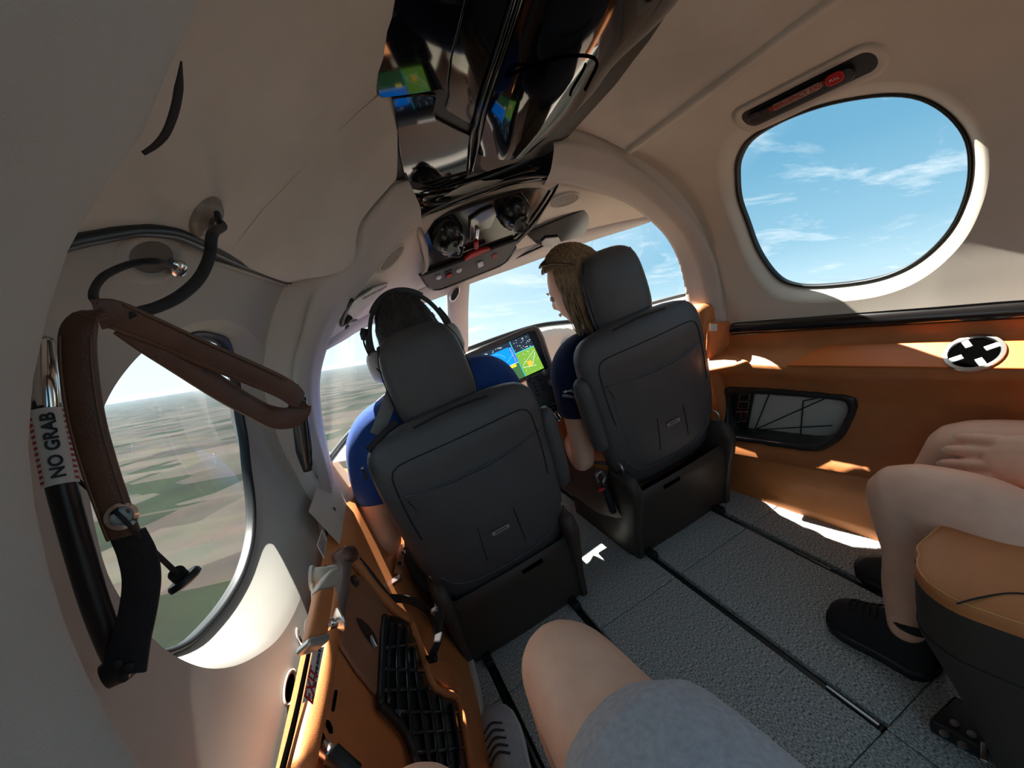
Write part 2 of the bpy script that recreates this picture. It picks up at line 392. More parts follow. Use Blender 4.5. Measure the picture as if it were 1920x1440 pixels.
# ---------------- floor: carpet panels between the seat rails
floor = box('floor', (0, .58, -.035), (1.5, 2.3, .03), M['black'], bevel=0)
tag(floor, 'dark grey carpeted cabin floor with four long seat rails', 'floor', kind='structure')
RAILS = [-.418, -.147, .130, .408]
edges = [-.475]+RAILS+[.60]
for i in range(5):
    a, b = edges[i]+(.011 if i else 0), edges[i+1]-(.011 if i < 4 else 0)
    for y0, y1 in ((.3455, .832), (.8345, 1.6)):
        box('carpet_panel', ((a+b)/2, (y0+y1)/2, -.009), (b-a, y1-y0, .018), M['carpet'], floor, bevel=.002)
for a, b in ((-.60, -.1495), (-.1475, .1293), (.1307, .62)):
    box('carpet_panel', ((a+b)/2, -.10, -.009), (b-a, .888, .018), M['carpet'], floor, bevel=.002)
for i, x in enumerate(RAILS):
    rail = box('seat_rail', (x, .97, -.0135), (.013, 1.24, .006), M['black'], floor, bevel=.001)
    for y in np.arange(.40, .80, .135) if i in (0, 1) else ((.43, .62) if i == 3 else (.37,)):
        box('rail_cover', (x+.001, y+.03, -.0085), (.006, .105 if i in (0, 1) else .09, .006), M['railmetal'], rail, bevel=.001)

# ---------------- right wall: saddle leather lower panel, ledge, dark strip, cream window panel
YS = np.r_[np.linspace(1.45, 1.0, 10), np.linspace(.99, .30, 78), np.linspace(.25, -.16, 7)]
def wcurve(w0, pts, dz=0):
    q = sorted([PW(px, py, w0) for px, py in pts], key=lambda p: p[1]); ya = [p[1] for p in q]; za = [p[2] for p in q]
    sl = (za[-1]-za[0])/(ya[-1]-ya[0]) if len(q) > 1 else 0
    return [(w0*tap(y), y, dz+(np.interp(y, ya, za) if ya[0] <= y <= ya[-1] else (za[0] if y < ya[0] else za[-1]+min(0, sl)*(y-ya[-1])*0))) for y in YS]
c0 = [(.588*tap(y), y, -.012) for y in YS]
c1 = wcurve(.594, [(1370, 913), (1633, 990)])
c2 = wcurve(.602, [(1347, 857), (1633, 900)])
c3 = wcurve(.614, [(1360, 827), (1630, 880)])
c4 = wcurve(.668, [(1357, 722), (1613, 742), (1920, 765)])
c5 = wcurve(.640, [(1467, 704), (1920, 716)])
c6 = wcurve(.632, [(1473, 688), (1913, 692)])
c7 = wcurve(.690, [(1420, 652), (1547, 648), (1920, 638)])
c8 = wcurve(.702, [(1377, 628), (1920, 597)])
c9 = wcurve(.705, [(1370, 607), (1920, 562)])
def rowmix(a, b, t, dx=0): return [(p[0]*(1-t)+q[0]*t+dx, p[1], p[2]*(1-t)+q[2]*t) for p, q in zip(a, b)]
rows = [c0, rowmix(c0, c1, .8), c1, rowmix(c1, c2, .1, .008), rowmix(c1, c2, .5, .006), rowmix(c1, c2, .92), c2, rowmix(c2, c3, .45, -.008), c3, rowmix(c3, c4, .06, .004)]
for t in np.linspace(.12, .92, 14): rows.append(rowmix(c3, c4, t, .022*math.sin(math.pi*t)**.5))
rows += [c4, rowmix(c4, c5, .3, .012), rowmix(c4, c5, .7, .008), c5, rowmix(c5, c6, .3, -.004), rowmix(c5, c6, .7, -.005), c6, rowmix(c6, c7, .05, -.001)]
for t in (.2, .4, .6, .8, .93): rows.append(rowmix(c6, c7, t))
rows += [c7, rowmix(c7, c8, .1, .006), rowmix(c7, c8, .5, .006), c8]
# the opening for the map pocket
PK = [(1357, 745), (1361, 732), (1372, 727), (1440, 729), (1530, 736), (1592, 743), (1606, 752), (1605, 770), (1585, 812), (1560, 833), (1530, 842), (1480, 837), (1420, 828), (1368, 821), (1358, 812), (1356, 780)]
R3 = np.array(rows); nr, nc = R3.shape[:2]
i3, i4 = 8, 24                                 # grid rows between the ridge and the underside of the ledge
def surfx(y, z):
    j = int(np.argmin(abs(R3[0, :, 1]-y))); return np.interp(z, R3[i3:i4+1, j, 2], R3[i3:i4+1, j, 0])
def onwall(px, py, d=0):                       # where a pixel's ray meets the recessed wall, pushed d inboard
    w = .66
    for _ in range(5):
        p = PW(px, py, w); w = .5*w+.5*surfx(p[1], p[2])/tap(p[1])
    p = PW(px, py, w); p[0] = surfx(p[1], p[2])-d; return p
def inside(poly, y, z):
    c = False; n = len(poly)
    for i in range(n):
        (a, b), (e, f) = poly[i], poly[i-1]
        if (b > z) != (f > z) and y < (e-a)*(z-b)/(f-b)+a: c = not c
    return c
pkpx = cat(PK, 72, True); pkm = pkpx.mean(0)
loopw = lambda k, d: np.array([onwall(*(pkm+(p-pkm)*np.array([1-(1-k)*.55, k])), d) for p in pkpx])
hole = [tuple(p[1:]) for p in loopw(.90, 0)]
fc = [f for f in gridf(nr, nc) if not inside(hole, *np.mean([R3.reshape(-1, 3)[i][1:] for i in f], 0))]
wall_right = obj('wall_right', R3.reshape(-1, 3), fc, M['orange'], solid=0)
tag(wall_right, 'orange saddle leather right cabin wall with ledge and map pocket', 'wall', kind='structure')
# pocket: carbon frame, recessed quilted back, dark switch column
M['carbon'] = mat('carbon_fibre', (.010, .010, .011), .35, col2=(.05, .05, .052), vs=300, stretch=(1, 1, .15), coat=.3)
L1, L2, L3, L4 = loopw(1.03, -.004), loopw(1.03, .006), loopw(.97, .012), loopw(.84, .010)
fr = grid('pocket_frame', [L1, L2, L3, L4, loopw(.80, .002), loopw(.80, -.05)], M['carbon'], wall_right, closed=True)
pb = loopw(.82, 0); pb[:, 0] = pb[:, 0].max()-.004+(pb[:, 1].mean()-pb[:, 1])*.12
M['quilt'] = mat('quilted_leather', (.66, .62, .54), .6, var=.04, bump=.15, bs=700)
back = plate('pocket_lining', pb, (1, 0, 0), .006, M['quilt'], wall_right)
nb = unit(np.cross(pb[18]-pb[0], pb[40]-pb[0])); ob = pb.mean(0)
def pkp(px, py, dx=.028): return PP(px, py, ob+V(-.004, 0, 0), nb)
for a, b in (((1415, 806), (1552, 745)), ((1415, 806), (1560, 798)), ((1506, 752), (1500, 826)), ((1506, 752), (1555, 742)), ((1442, 740), (1415, 806))):
    tube('quilt_seam', [pkp(*a), pkp((a[0]+b[0])/2, (a[1]+b[1])/2), pkp(*b)], .0016, M['seam'], back, n=6)
sw = plate('switch_column', [pkp(1368, 733), pkp(1417, 733), pkp(1403, 808), pkp(1370, 812)], (-1, 0, 0), .010, M['black'], wall_right, bevel=.003)
for q in ([(1392, 735), (1412, 736), (1411, 748), (1390, 747)], [(1390, 749), (1411, 750), (1409, 764), (1387, 763)], [(1385, 768), (1396, 768), (1393, 789), (1383, 790)], [(1398, 768), (1408, 768), (1404, 787), (1395, 788)]):
    P4 = [pkp(*p)-V(.011, 0, 0) for p in q]
    fr_ = plate('switch_frame', P4, (-1, 0, 0), .002, M['metal'], sw, bevel=.0008)
    plate('switch_face', scale_loop(P4, .78)-V(.002, 0, 0), (-1, 0, 0), .001, M['black'], fr_)
# glossy orange ledge panel with cup holder
def ledge(px, py, up=.003):
    w = .66; o = np.array(rowmix(c6, c7, .5)); i = np.argmin(abs(o[:, 1]-.5)); A = np.array(c6)[i]; B = np.array(c7)[i]; C2 = np.array(c6)[i-18]
    n = unit(np.cross(B-A, C2-A)); n = n if n[2] > 0 else -n
    return PP(px, py, A+n*up, n), n
lp = [ledge(*p)[0] for p in [(1473, 687), (1500, 672), (1530, 657), (1552, 649), (1640, 646), (1760, 643), (1930, 640), (2100, 637), (2100, 700), (1930, 694), (1700, 690), (1560, 688)]]
nl = ledge(1600, 670)[1]
plate('ledge_panel', lp, nl, .004, M['orange_gloss'], wall_right, bevel=.002)
cc, _ = ledge(1826, 662, .007)
ca = (np.linalg.norm(ledge(1885, 661, .007)[0]-ledge(1768, 663, .007)[0]))/2
cup = lathe('cup_holder', [(ca*1.02, 0), (ca*1.0, .004), (ca*.86, .005), (ca*.82, .001)], cc, nl, M['metal'], wall_right, n=40, caps=False)
lathe('cup_well', [(ca*.83, .001), (ca*.82, -.002), (ca*.8, -.001), (0, -.0012)][::-1], cc, nl, M['groove'], cup, n=40)
for a in (40, 130, 220, 310):
    u = unit(np.cross(nl, (1, 0, 0))); w_ = np.cross(nl, u); d = math.cos(math.radians(a))*u+math.sin(math.radians(a))*w_
    box('spring_tab', cc+d*ca*.62+nl*.001, (.022, .012, .002), M['metal'], cup, ux=d, uy=np.cross(nl, d), bevel=.001)
# padded armrest end forward of the ledge
pad = [PW(px, py, .63) for px, py in [(1300, 676), (1330, 668), (1380, 668), (1405, 682), (1390, 690), (1330, 701), (1300, 705)]]
pc = np.array([ledge(px, py, .004)[0] for px, py in [(1290, 682), (1320, 671), (1360, 667), (1385, 670), (1408, 682), (1380, 692), (1330, 701), (1290, 706)]])
plate('armrest_pad', pc, nl, .014, M['orange'], wall_right, bevel=.006, seg=3)
# dark glossy strip along the top of the leather
st = [[(p[0]+d, p[1], p[2]+e) for p in r] for r, d, e in ((c8, .004, .002), (c8, -.012, .004), (rowmix(c8, c9, .5), -.016, 0), (c9, -.010, -.003), (c9, .004, .004))]
st = [[p for p in r if p[1] < .972] for r in st]
trim = grid('trim_1', st, mat('dark_gloss_trim', (.012, .010, .010), .22, coat=.7), caps=False)
tag(trim, 'dark glossy strip between leather and cream window panel on right wall', 'trim', kind='structure')

RW = [(1380, 327), (1384, 293), (1405, 260), (1459, 227), (1538, 197), (1626, 179), (1697, 176), (1747, 189), (1788, 218), (1817, 260), (1824, 310), (1815, 368), (1788, 427), (1742, 477), (1688, 510), (1622, 529), (1530, 538), (1480, 533), (1451, 514), (1422, 472), (1401, 418), (1384, 368)]
DEP = .032
rw_pane = [yz(PS(px, py, DEP)) for px, py in RW]
rw_c = np.mean(rw_pane, 0)
rw_lip = scale_loop(rw_pane, 1.13, rw_c)+V(-.006, -.004)
front = [yz(PS(*p)) for p in [(1174, 292), (1215, 325), (1254, 362), (1290, 400), (1315, 432), (1346, 493), (1361, 567), (1366, 602), (1371, 611)]]
bottom = [(p[1], p[2]+.003) for p in c9 if .30 < p[1] < .955][::6]
aft = [(.315, .60), (.31, .8), (.31, 1.0), (.335, 1.08), (.36, 1.163)]
crease = [yz(PS(*p)) for p in [(1560, 0), (1440, 92), (1310, 190), (1230, 250)]]
rw_outer = front+bottom+aft+[(p[0], p[1]) for p in crease]
wr_up = polar_panel('window_panel', 1, rw_c, [tuple(p) for p in cat(rw_lip, 120, True)], rw_outer, M['cream'], parent=wall_right)
funnel('window_reveal', 1, rw_lip, rw_pane, M['cream'], DEP, wall_right)
def pane_set(name, side, pane, dep, label, seal_w=.972, seal2=None):
    A = cat(pane, 100, True); Bq = scale_loop(A, seal_w)
    la, lb = loop_on(side, A, dep), loop_on(side, Bq, dep+.003)
    w = obj(name, [tuple(p) for p in loop_on(side, scale_loop(A, 1.0), dep+.006)], [tuple(range(100))], M['pane'], smooth=False)
    # the pane follows the skin: rings to the centre
    bpy.data.objects.remove(w)
    rows = [loop_on(side, scale_loop(A, s, A.mean(0)), dep+.004) for s in np.linspace(1, .0, 10)]
    w = grid(name, rows, M['pane'], closed=True, caps=False)
    tag(w, label, 'window', kind='structure')
    O = V(side*.008, 0, 0)
    grid('window_seal', [la-O*.0+O, la-O*.6, (la+lb)/2-O*1.1, lb-O*.7, lb+O*.6], M['seal'], w, closed=True)
    return w
window_1 = pane_set('window_1', 1, rw_pane, DEP, 'rounded cabin window in the right wall showing clear blue sky')

# emergency exit handle recess above the right window
def exit_handle():
    o = PS(1507, 175); q = 1.0
    px0, px1 = PS(1380, 246), PS(1648, 118)
    u = unit(px1-px0); nrm = unit((-1, 0, -.55)); nrm = unit(nrm-nrm.dot(u)*u); v = np.cross(nrm, u); v = v if v[2] > 0 else -v
    L_ = np.linalg.norm(px1-px0); W_ = .062
    O2 = rrect(L_*1.02, W_, W_*.49, 10); P3 = on(o, u, v, O2)
    # hug the skin
    fit = lambda P, off: np.array([(hw(p[1], p[2], off), p[1], p[2]) for p in P])
    t = empty('exit_handle', tuple(o)); attach(t, wall_right) if False else None
    A, B, C3 = fit(P3, -.0035), fit(on(o, u, v, rrect(L_*.93, W_*.74, W_*.36, 10)), -.002), fit(on(o, u, v, rrect(L_*.88, W_*.56, W_*.27, 10)), -.0005)
    tag(t, 'emergency exit handle recess with red tab above right window', 'exit handle')
    grid('escutcheon', [fit(P3, .002), A, B, C3], M['cream'], t, closed=True)
    pl = fit(on(o, u, v, rrect(L_*.90, W_*.60, W_*.28, 10)), -.0012)
    plate('recess', pl, -nrm, .002, M['black'], t)
    hb = on(o+nrm*.004, u, v, rrect(L_*.74, W_*.38, W_*.18, 8)-V(L_*.045, .002)); hb = fit(hb, -.006)
    bar = plate('handle_bar', hb, nrm, .006, mat('handle_dark', (.022, .018, .022), .5), t, bevel=.003)
    top = o+nrm*.004; f2 = lambda du, dv: (lambda p: np.array([hw(p[1], p[2], -.0185), p[1], p[2]]))(o+u*du+v*dv)
    tabp = on(V(0, 0, 0), u, v, rrect(L_*.115, W_*.33, W_*.15, 6)); tc_ = f2(L_*.235, -.002)
    tab = plate('red_tab', tc_+tabp, nrm, .004, M['red'], t, bevel=.0015)
    text('tab_text', 'PULL', tc_+nrm*.0046, u, v, .007, M['white'], tab)
    lc = f2(-.005, -.002)
    lab = plate('exit_label', lc+on(V(0, 0, 0), u, v, rrect(L_*.345, W_*.2, W_*.09, 5)), nrm, .0012, mat('label_tan', (.42, .36, .27), .6), t)
    text('exit_text', 'EMERGENCY EXIT', lc+nrm*.0016, u, v, .0125, M['redtext'], lab, bold=.0002)
    bc = f2(-L_*.33, -.002)
    bt = plate('rotate_button', bc+on(V(0, 0, 0), u, v, rrect(L_*.1, W_*.27, W_*.12, 6)), nrm, .0012, mat('button_grey', (.05, .04, .045), .5), t)
    text('rotate_text', 'ROTATE', bc+nrm*.0016, u, v, .006, mat('grey_print', (.2, .19, .2), .6), bt)
exit_handle()

# ---------------- ceiling: suede headliner between door top and the crease on the right
def prof_z(y, x):                             # height of the skin at half width x
    zz = np.linspace(.9, 1.306, 200); w = np.array([hw(y, z) for z in zz]); i = np.where(w < x)[0]
    return zz[i[0]] if len(i) else 1.306-.16*max(0, y-.5)
YC = np.r_[np.linspace(.20, .90, 16), [.93, .95, .962, .968]]
dtop = [PS(*p) for p in [(110, 447), (160, 437), (240, 425), (340, 440), (440, 490), (550, 530)]]
dy, dz_ = [p[1] for p in dtop], [p[2] for p in dtop]
def ceil_row(y):
    zl = np.interp(y, dy, dz_)+.004; xl = hw(y, zl)
    xr = .452 if y < .5 else np.interp(y, [.5, 1.0], [.452, .39])
    pts = []
    for z in np.linspace(zl, prof_z(y, .3), 14): pts.append((-hw(y, z), y, z))
    for x in np.linspace(-.28*tap(y), .28*tap(y), 14): pts.append((x, y, prof_z(y, abs(x)) if abs(x) > .03 else prof_z(y, .03)))
    for x in np.linspace(.30*tap(y), xr, 8): pts.append((x, y, prof_z(y, x)))
    return np.array(pts)
rows = []
for y in YC:
    r = ceil_row(y)
    if y > .88: r[:, 2] -= .0; r[:, 2] += 0 if y < .9 else (0)
    rows.append(r)
# puffy forward edge: rolls up
e = ceil_row(.968).copy(); e[:, 1] += .004; e[:, 2] += .03; e[:, 0] *= 1.03; rows.append(e)
rows = [r+V(0, 0, -.012) if i < len(rows)-1 else r for i, r in enumerate(rows)]
ceiling = grid('ceiling', rows, M['suede'])
tag(ceiling, 'beige suede cabin headliner either side of overhead console', 'ceiling', kind='structure')
C1 = [(548, 528, .98), (575, 523, .98), (605, 519, .98), (632, 512, .978), (655, 500, .975), (667, 478, .97), (668, 450, .965), (676, 418, .96), (700, 385, .955), (742, 338, .95)]
C1 = cat([PY(*p) for p in C1], 24)
C0 = cat([(-x, .70, prof_z(.70, x)-.0135) for x in (.53, .50, .46, .42, .38, .34, .30, .27, .245, .225)], 24)
patch('headliner_bolster', [C0, C0*.72+C1*.28+V(0, 0, -.003), C0*.45+C1*.55+V(0, 0, -.006), C0*.18+C1*.82+V(0, 0, -.006), C1, C1+V(0, .012, .012), C1+V(0, .014, .05)], M['suede'], 24, 26, ceiling)
# rolled lip along the crease on the right and above the door
tube('crease_roll', [np.array((hw(y, prof_z(y, x)), y, prof_z(y, x)))+V(-.012, 0, -.002) for y, x in ((.25, .455), (.5, .452), (.75, .42), (.965, .395))], .011, M['suede'], ceiling, n=10)

# ---------------- left jamb: the thick suede wall beside the camera, aft of the door
HOOP = [(0, 1.335), (-.15, 1.325), (-.27, 1.285), (-.37, 1.185), (-.436, 1.092), (-.456, 1.07), (-.485, 1.039), (-.519, 1.013), (-.56, .961), (-.584, .912), (-.604, .839), (-.612, .759), (-.612, .66), (-.60, .50), (-.57, .30), (-.55, .0)]
hp = cat(HOOP, 60)
def hoop_row(y, g, dy=0): # g: how far the profile has been pushed outboard (rolled edge)
    c = np.array([-.1, .7]); r = []
    for p in hp:
        d = p-c; d = d/np.linalg.norm(d); q = p+d*g; r.append((q[0], y, q[1]))
    return r
rows = [hoop_row(y, 0) for y in np.linspace(-.15, .235, 26)]+[hoop_row(.243, .0006), hoop_row(.249, .003), hoop_row(.252, .008), hoop_row(.252, .02), hoop_row(.25, .05), hoop_row(.25, .10)]
Rh = np.array(rows); fh = Rh.reshape(-1, 3)
def oval(yc, zc, a_, b_): return [(yc+a_*math.cos(a)*abs(math.cos(a))**-.4, zc+b_*math.sin(a)*abs(math.sin(a)+1e-9)**-.4) for a in np.linspace(.01, 2*math.pi+.01, 60, endpoint=False)]
wl_wins = []
wall_left = obj('wall_left', fh, [f for f in gridf(*Rh.shape[:2]) if not (fh[f[0]][0] < -.3 and any(inside(w_, *np.mean([fh[i][1:] for i in f], 0)) for w_ in wl_wins))], M['suede_shaded'])
tag(wall_left, 'beige suede left wall and aft ceiling close beside the viewer', 'wall', kind='structure')
# the short open seam in the suede above the door
sm = [PY(px, py, .249) for px, py in [(340, 115), (336, 160), (328, 205), (312, 248), (292, 272), (268, 288)]]
tube('seam_slit', sm, [.0004, .0018, .0018, .0016, .0010], mat('slit_dark', (.03, .018, .016), .9), wall_left, n=8)
# right aft wall and ceiling behind the camera, with the next window
rows = []
for y in (.318, .3, .15, .05, -.05, -.15):
    r = [(hw(y, z), y, z) for z in np.linspace(.56, prof_z(y, .30), 30)]+[(x, y, prof_z(y, max(x, .04))) for x in np.linspace(.28, -.02, 10)]
    rows.append(cat(r, 60))
A = np.array([cat(np.array(rows)[:, j], 60) for j in range(60)]).transpose(1, 0, 2)
wns = []
fl = A.reshape(-1, 3)
fc = [f for f in gridf(60, 60) if not (fl[f[0]][0] > .3 and any(inside(scale_loop(w_, .97), *np.mean([fl[i][1:] for i in f], 0)) for w_ in wns))]
wall_rear = obj('wall_rear', fl, fc, M['cream'])
tag(wall_rear, 'cream cabin wall continuing aft of the right window panel', 'wall', kind='structure')


# ---------------- door (upper half) with its window, on the left
LP = [(443, 700), (455, 793), (464, 860), (474, 940), (474, 1007), (458, 1073), (428, 1130), (386, 1183), (340, 1222)]
lw_pane = [yz(PS(px, py, DEP)) for px, py in LP]+[(.478, .70), (.447, .76), (.437, .83), (.452, .90), (.50, .95), (.585, .975)]
lw_pane += [yz(PS(px, py, DEP)) for px, py in [(350, 626), (395, 626), (428, 643)]]
LL = [(195, 763), (240, 690), (300, 636), (370, 605), (440, 605), (495, 655), (525, 740), (548, 830), (566, 930), (577, 1015), (568, 1105), (530, 1187), (470, 1236), (405, 1254), (343, 1238), (277, 1187), (217, 1107), (187, 1027), (165, 897)]
lw_lip = [yz(PS(px, py)) for px, py in LL]
lw_c = np.mean(cat(lw_lip, 80, True), 0)
lo = [yz(PS(*p)) for p in [(160, 437), (240, 425), (340, 440), (440, 490), (550, 530), (573, 567), (556, 650), (543, 707), (556, 790), (580, 880), (600, 1000), (612, 1050), (590, 1200), (560, 1330), (535, 1440)]]
lo = [(p[0], min(p[1], 2)) for p in lo]+[(.30, .535), (.235, .60), (.235, .8), (.235, 1.0), (.30, 1.08)]
door = polar_panel('door_1', -1, lw_c, [tuple(p) for p in cat(lw_lip, 140, True)], lo, M['doorgrey'])
tag(door, 'grey upper cabin door panel with tall rounded window on the left', 'door', kind='structure')
funnel('window_reveal', -1, lw_lip, lw_pane, M['doorgrey'], DEP, door)
window_2 = pane_set('window_2', -1, lw_pane, DEP+.001, 'tall rounded door window on the left showing farmland below', .962)
# black weather seal along the door's top edge
ds = [PS(px, py) + V(.004, 0, -.004) for px, py in [(60, 455), (110, 443), (160, 434), (240, 423), (300, 428), (340, 441), (440, 489), (500, 512), (550, 531)]]
tube('door_seal', ds, [.008, .008, .007, .006, .005, .003], M['seal'], door, n=10)
tube('door_edge_roll', [PS(px, py)+V(.002, 0, 0) for px, py in [(380, 487), (440, 503), (500, 523), (552, 541)]], [.002, .005, .005, .003], M['doorgrey'], door, n=8)

# ---------------- outer fuselage skin: keeps daylight out everywhere but the windows
def hull():
    ys = np.r_[np.linspace(-.16, 1.0, 66)]
    zz = np.r_[np.linspace(-.06, 1.30, 90)]
    vs, pid = [], {}
    rows = []
    for y in ys:
        ho = lambda z: .05+.08*min(1, max(0, (.62-z)/.1)); a = [(-hw(y, z, ho(z)), y, z) for z in zz]; zt = 1.37-.16*max(0, y-.5)
        top = [(x, y, zt) for x in np.linspace(-.10, .10, 5)]
        b = [(hw(y, z, ho(z)), y, z) for z in zz[::-1]]
        rows.append(a+top+b)
    R_ = np.array(rows); fl = R_.reshape(-1, 3); fc = []
    rp, lp_, wn_ = scale_loop(rw_pane, 1.12), scale_loop(cat(lw_pane, 60, True), 1.12), [scale_loop(w_, 1.05) for w_ in wns]
    wl2 = [scale_loop(w_, 1.05) for w_ in wl_wins]
    for f in gridf(*R_.shape[:2]):
        c = np.mean([fl[i] for i in f], 0)
        if c[0] > .3 and (inside(rp, c[1], c[2]) or any(inside(w_, c[1], c[2]) for w_ in wn_)): continue
        if c[0] < -.3 and (inside(lp_, c[1], c[2]) or any(inside(w_, c[1], c[2]) for w_ in wl2)): continue
        fc.append(f)
    o = obj('fuselage_skin', fl, fc, mat('white_paint', (.75, .75, .74), .35))
    tag(o, 'white outer fuselage skin around the cabin', 'fuselage', kind='structure')
hull()
# ================================================================== COCKPIT: arch, liner, windshield, instrument panel, overhead console
from mathutils.bvhtree import BVHTree
def hitter(o):
    me = o.data; t = BVHTree.FromPolygons([v.co for v in me.vertices], [tuple(p.vertices) for p in me.polygons])
    def f(px, py, lift=0):
        r = Vector(ray(px, py)).normalized(); loc, n, i, d = t.ray_cast(Vector(CAM), r)
        if loc is None: loc = Vector(CAM)+r; n = -r
        if n.dot(r) > 0: n = -n
        return np.array(loc+n*lift), np.array(n)
    return f
# ---------------- arch between cabin and cockpit
Lout = [(624, 1030, .96), (599, 959, .97), (588, 898, .98), (565, 830, .99), (546, 770, 1.0), (541, 707, 1.0), (548, 660, 1.0), (560, 620, 1.0), (571, 567, 1.0), (590, 527, .99), (640, 500, .98), (668, 470, .975), (680, 415, .97), (735, 345, .97)]
Rout = [(1060, 262, .97), (1120, 275, .975), (1174, 294, .985), (1215, 325, .99), (1254, 362, .995), (1290, 400, .995), (1315, 432, .99), (1346, 493, .985), (1361, 567, .98), (1366, 602, .98)]
Lin_ = [(650, 1010, 1.08), (636, 945, 1.08), (629, 920, 1.08), (616, 862, 1.08), (602, 801, 1.08), (595, 745, 1.08), (596, 703, 1.08), (607, 657, 1.08), (620, 620, 1.08), (640, 587, 1.08), (670, 547, 1.08), (710, 493, 1.08), (767, 430, 1.08)]
Rin_ = [(1040, 340, 1.08), (1086, 347, 1.08), (1141, 362, 1.08), (1187, 383, 1.08), (1223, 411, 1.08), (1254, 444, 1.08), (1275, 484, 1.08), (1289, 539, 1.08), (1291, 570, 1.08), (1292, 610, 1.08)]
cv = lambda L: [PY(*p) for p in L]
def join(a, b): return np.vstack([cat(cv(a), 40), cat([cv(a)[-1], (cv(a)[-1]+cv(b)[0])/2+V(0, 0, .012), cv(b)[0]], 14)[1:-1], cat(cv(b), 30)])
Ao, Ai = join(Lout, Rout), join(Lin_, Rin_)
ctr = V(0, 0, .75)
out_of = lambda P, g: np.array([p+unit(V(p[0], 0, p[2]-.75))*g for p in P])
mid = (Ao+Ai)/2; mid = out_of(mid, -.012); mid[:, 1] -= .018
A0 = out_of(Ao, .11); A0[:, 1] += .0
A4 = out_of(Ai, .07); A4[:, 1] += .05
rows = [A0, Ao+V(0, .004, 0), out_of(Ao, -.004)+V(0, -.004, 0), Ao*.7+mid*.3+V(0, -.006, 0), mid, mid*.5+Ai*.5+V(0, -.006, 0), out_of(Ai, -.002), Ai+V(0, .010, 0), A4]
rows = np.array([cat(np.array(rows)[:, j], 24) for j in range(Ao.shape[0])]).transpose(1, 0, 2)
fl_a = rows.reshape(-1, 3); nj = rows.shape[1]
arch = obj('wall_front', fl_a, [f for f in gridf(24, nj) if not 40 <= min(i % nj for i in f) <= 50], M['arch'])
tag(arch, 'beige padded arch framing the cockpit opening', 'wall', kind='structure')
# leather foot of the arch on the right, with a small placard
lf = [PY(1325, 604, 1.0), PY(1366, 602, .985), PY(1372, 640, .985), PY(1365, 672, .985), PY(1322, 672, 1.02)]
ft = plate('arch_foot', lf, (.3, -1, 0), .012, M['orange'], arch, bevel=.004)
pq = [p+V(.004, -.0145, 0) for p in (PY(1322, 608, 1.0), PY(1335, 608, .997), PY(1335, 621, .997), PY(1322, 621, 1.0))]
plate('placard', pq, (.3, -1, 0), .0015, M['white'], ft)
box('arch_foot_filler', (.60, 1.08, .38), (.09, .16, .50), M['orange'], arch, bevel=.02)
# ---------------- overhead liner and header band
B = [(604, 661, 1.10), (644, 639, 1.2), (677, 619, 1.28), (740, 590, 1.36), (808, 564, 1.43), (850, 548, 1.45), (880, 533, 1.45), (993, 493, 1.42), (1093, 457, 1.34), (1200, 423, 1.18), (1228, 412, 1.11)]
A_l = [(604, 657, 1.085)]+[q for q in Lin_ if q[1] < 640][0:]
Acurve = np.vstack([cat(cv([(604, 658, 1.085), (620, 620, 1.085), (640, 587, 1.085), (670, 547, 1.085), (710, 493, 1.085), (767, 430, 1.085)]), 30), cat([PY(767, 430, 1.085), V(0, 1.085, 1.12), PY(1040, 340, 1.085)], 16)[1:-1], cat(cv([(1040, 340, 1.085), (1086, 347, 1.085), (1141, 362, 1.085), (1187, 383, 1.085), (1223, 411, 1.085)]), 24)])
Bcurve = cat(cv(B), len(Acurve)*3)
n_ = len(Acurve)
def nearest_match(A, Bc):                      # pair points by image abscissa so the liner rows do not shear
    Bx = cat(Bc, n_); return Bx
Bc = nearest_match(Acurve, cv(B))
mixr = lambda t, dz: Acurve*(1-t)+Bc*t+V(0, 0, dz)
lrows = [out_of(Acurve, .02), Acurve]+[mixr(t, .02*math.sin(math.pi*t)) for t in (.1, .2, .3, .4, .5, .6, .7, .78)]
liner = grid('ceiling_cockpit', lrows, M['suede'])
tag(liner, 'beige cockpit overhead liner with speakers and sun visors', 'ceiling', kind='structure')
M['header'] = mat('header_paint', (.50, .49, .47), .6)
header = grid('trim_2', [lrows[-1]+V(0, .004, .02), lrows[-1]+V(0, .002, -.001), mixr(.9, .006), mixr(1, 0), mixr(1.0, .03)+V(0, .02, 0)], M['header'])
tag(header, 'pale grey header band along the top of the windshield', 'trim', kind='structure')
hl = hitter(liner); hh = hitter(header)
roof = grid('roof_skin', [out_of(Acurve, .10)+V(0, -.08, .02), out_of(Acurve, .08), mixr(.4, .09), mixr(.8, .06), mixr(1.02, .03)], _mats['white_paint'])
tag(roof, 'white outer roof skin above the cockpit', 'fuselage', kind='structure')
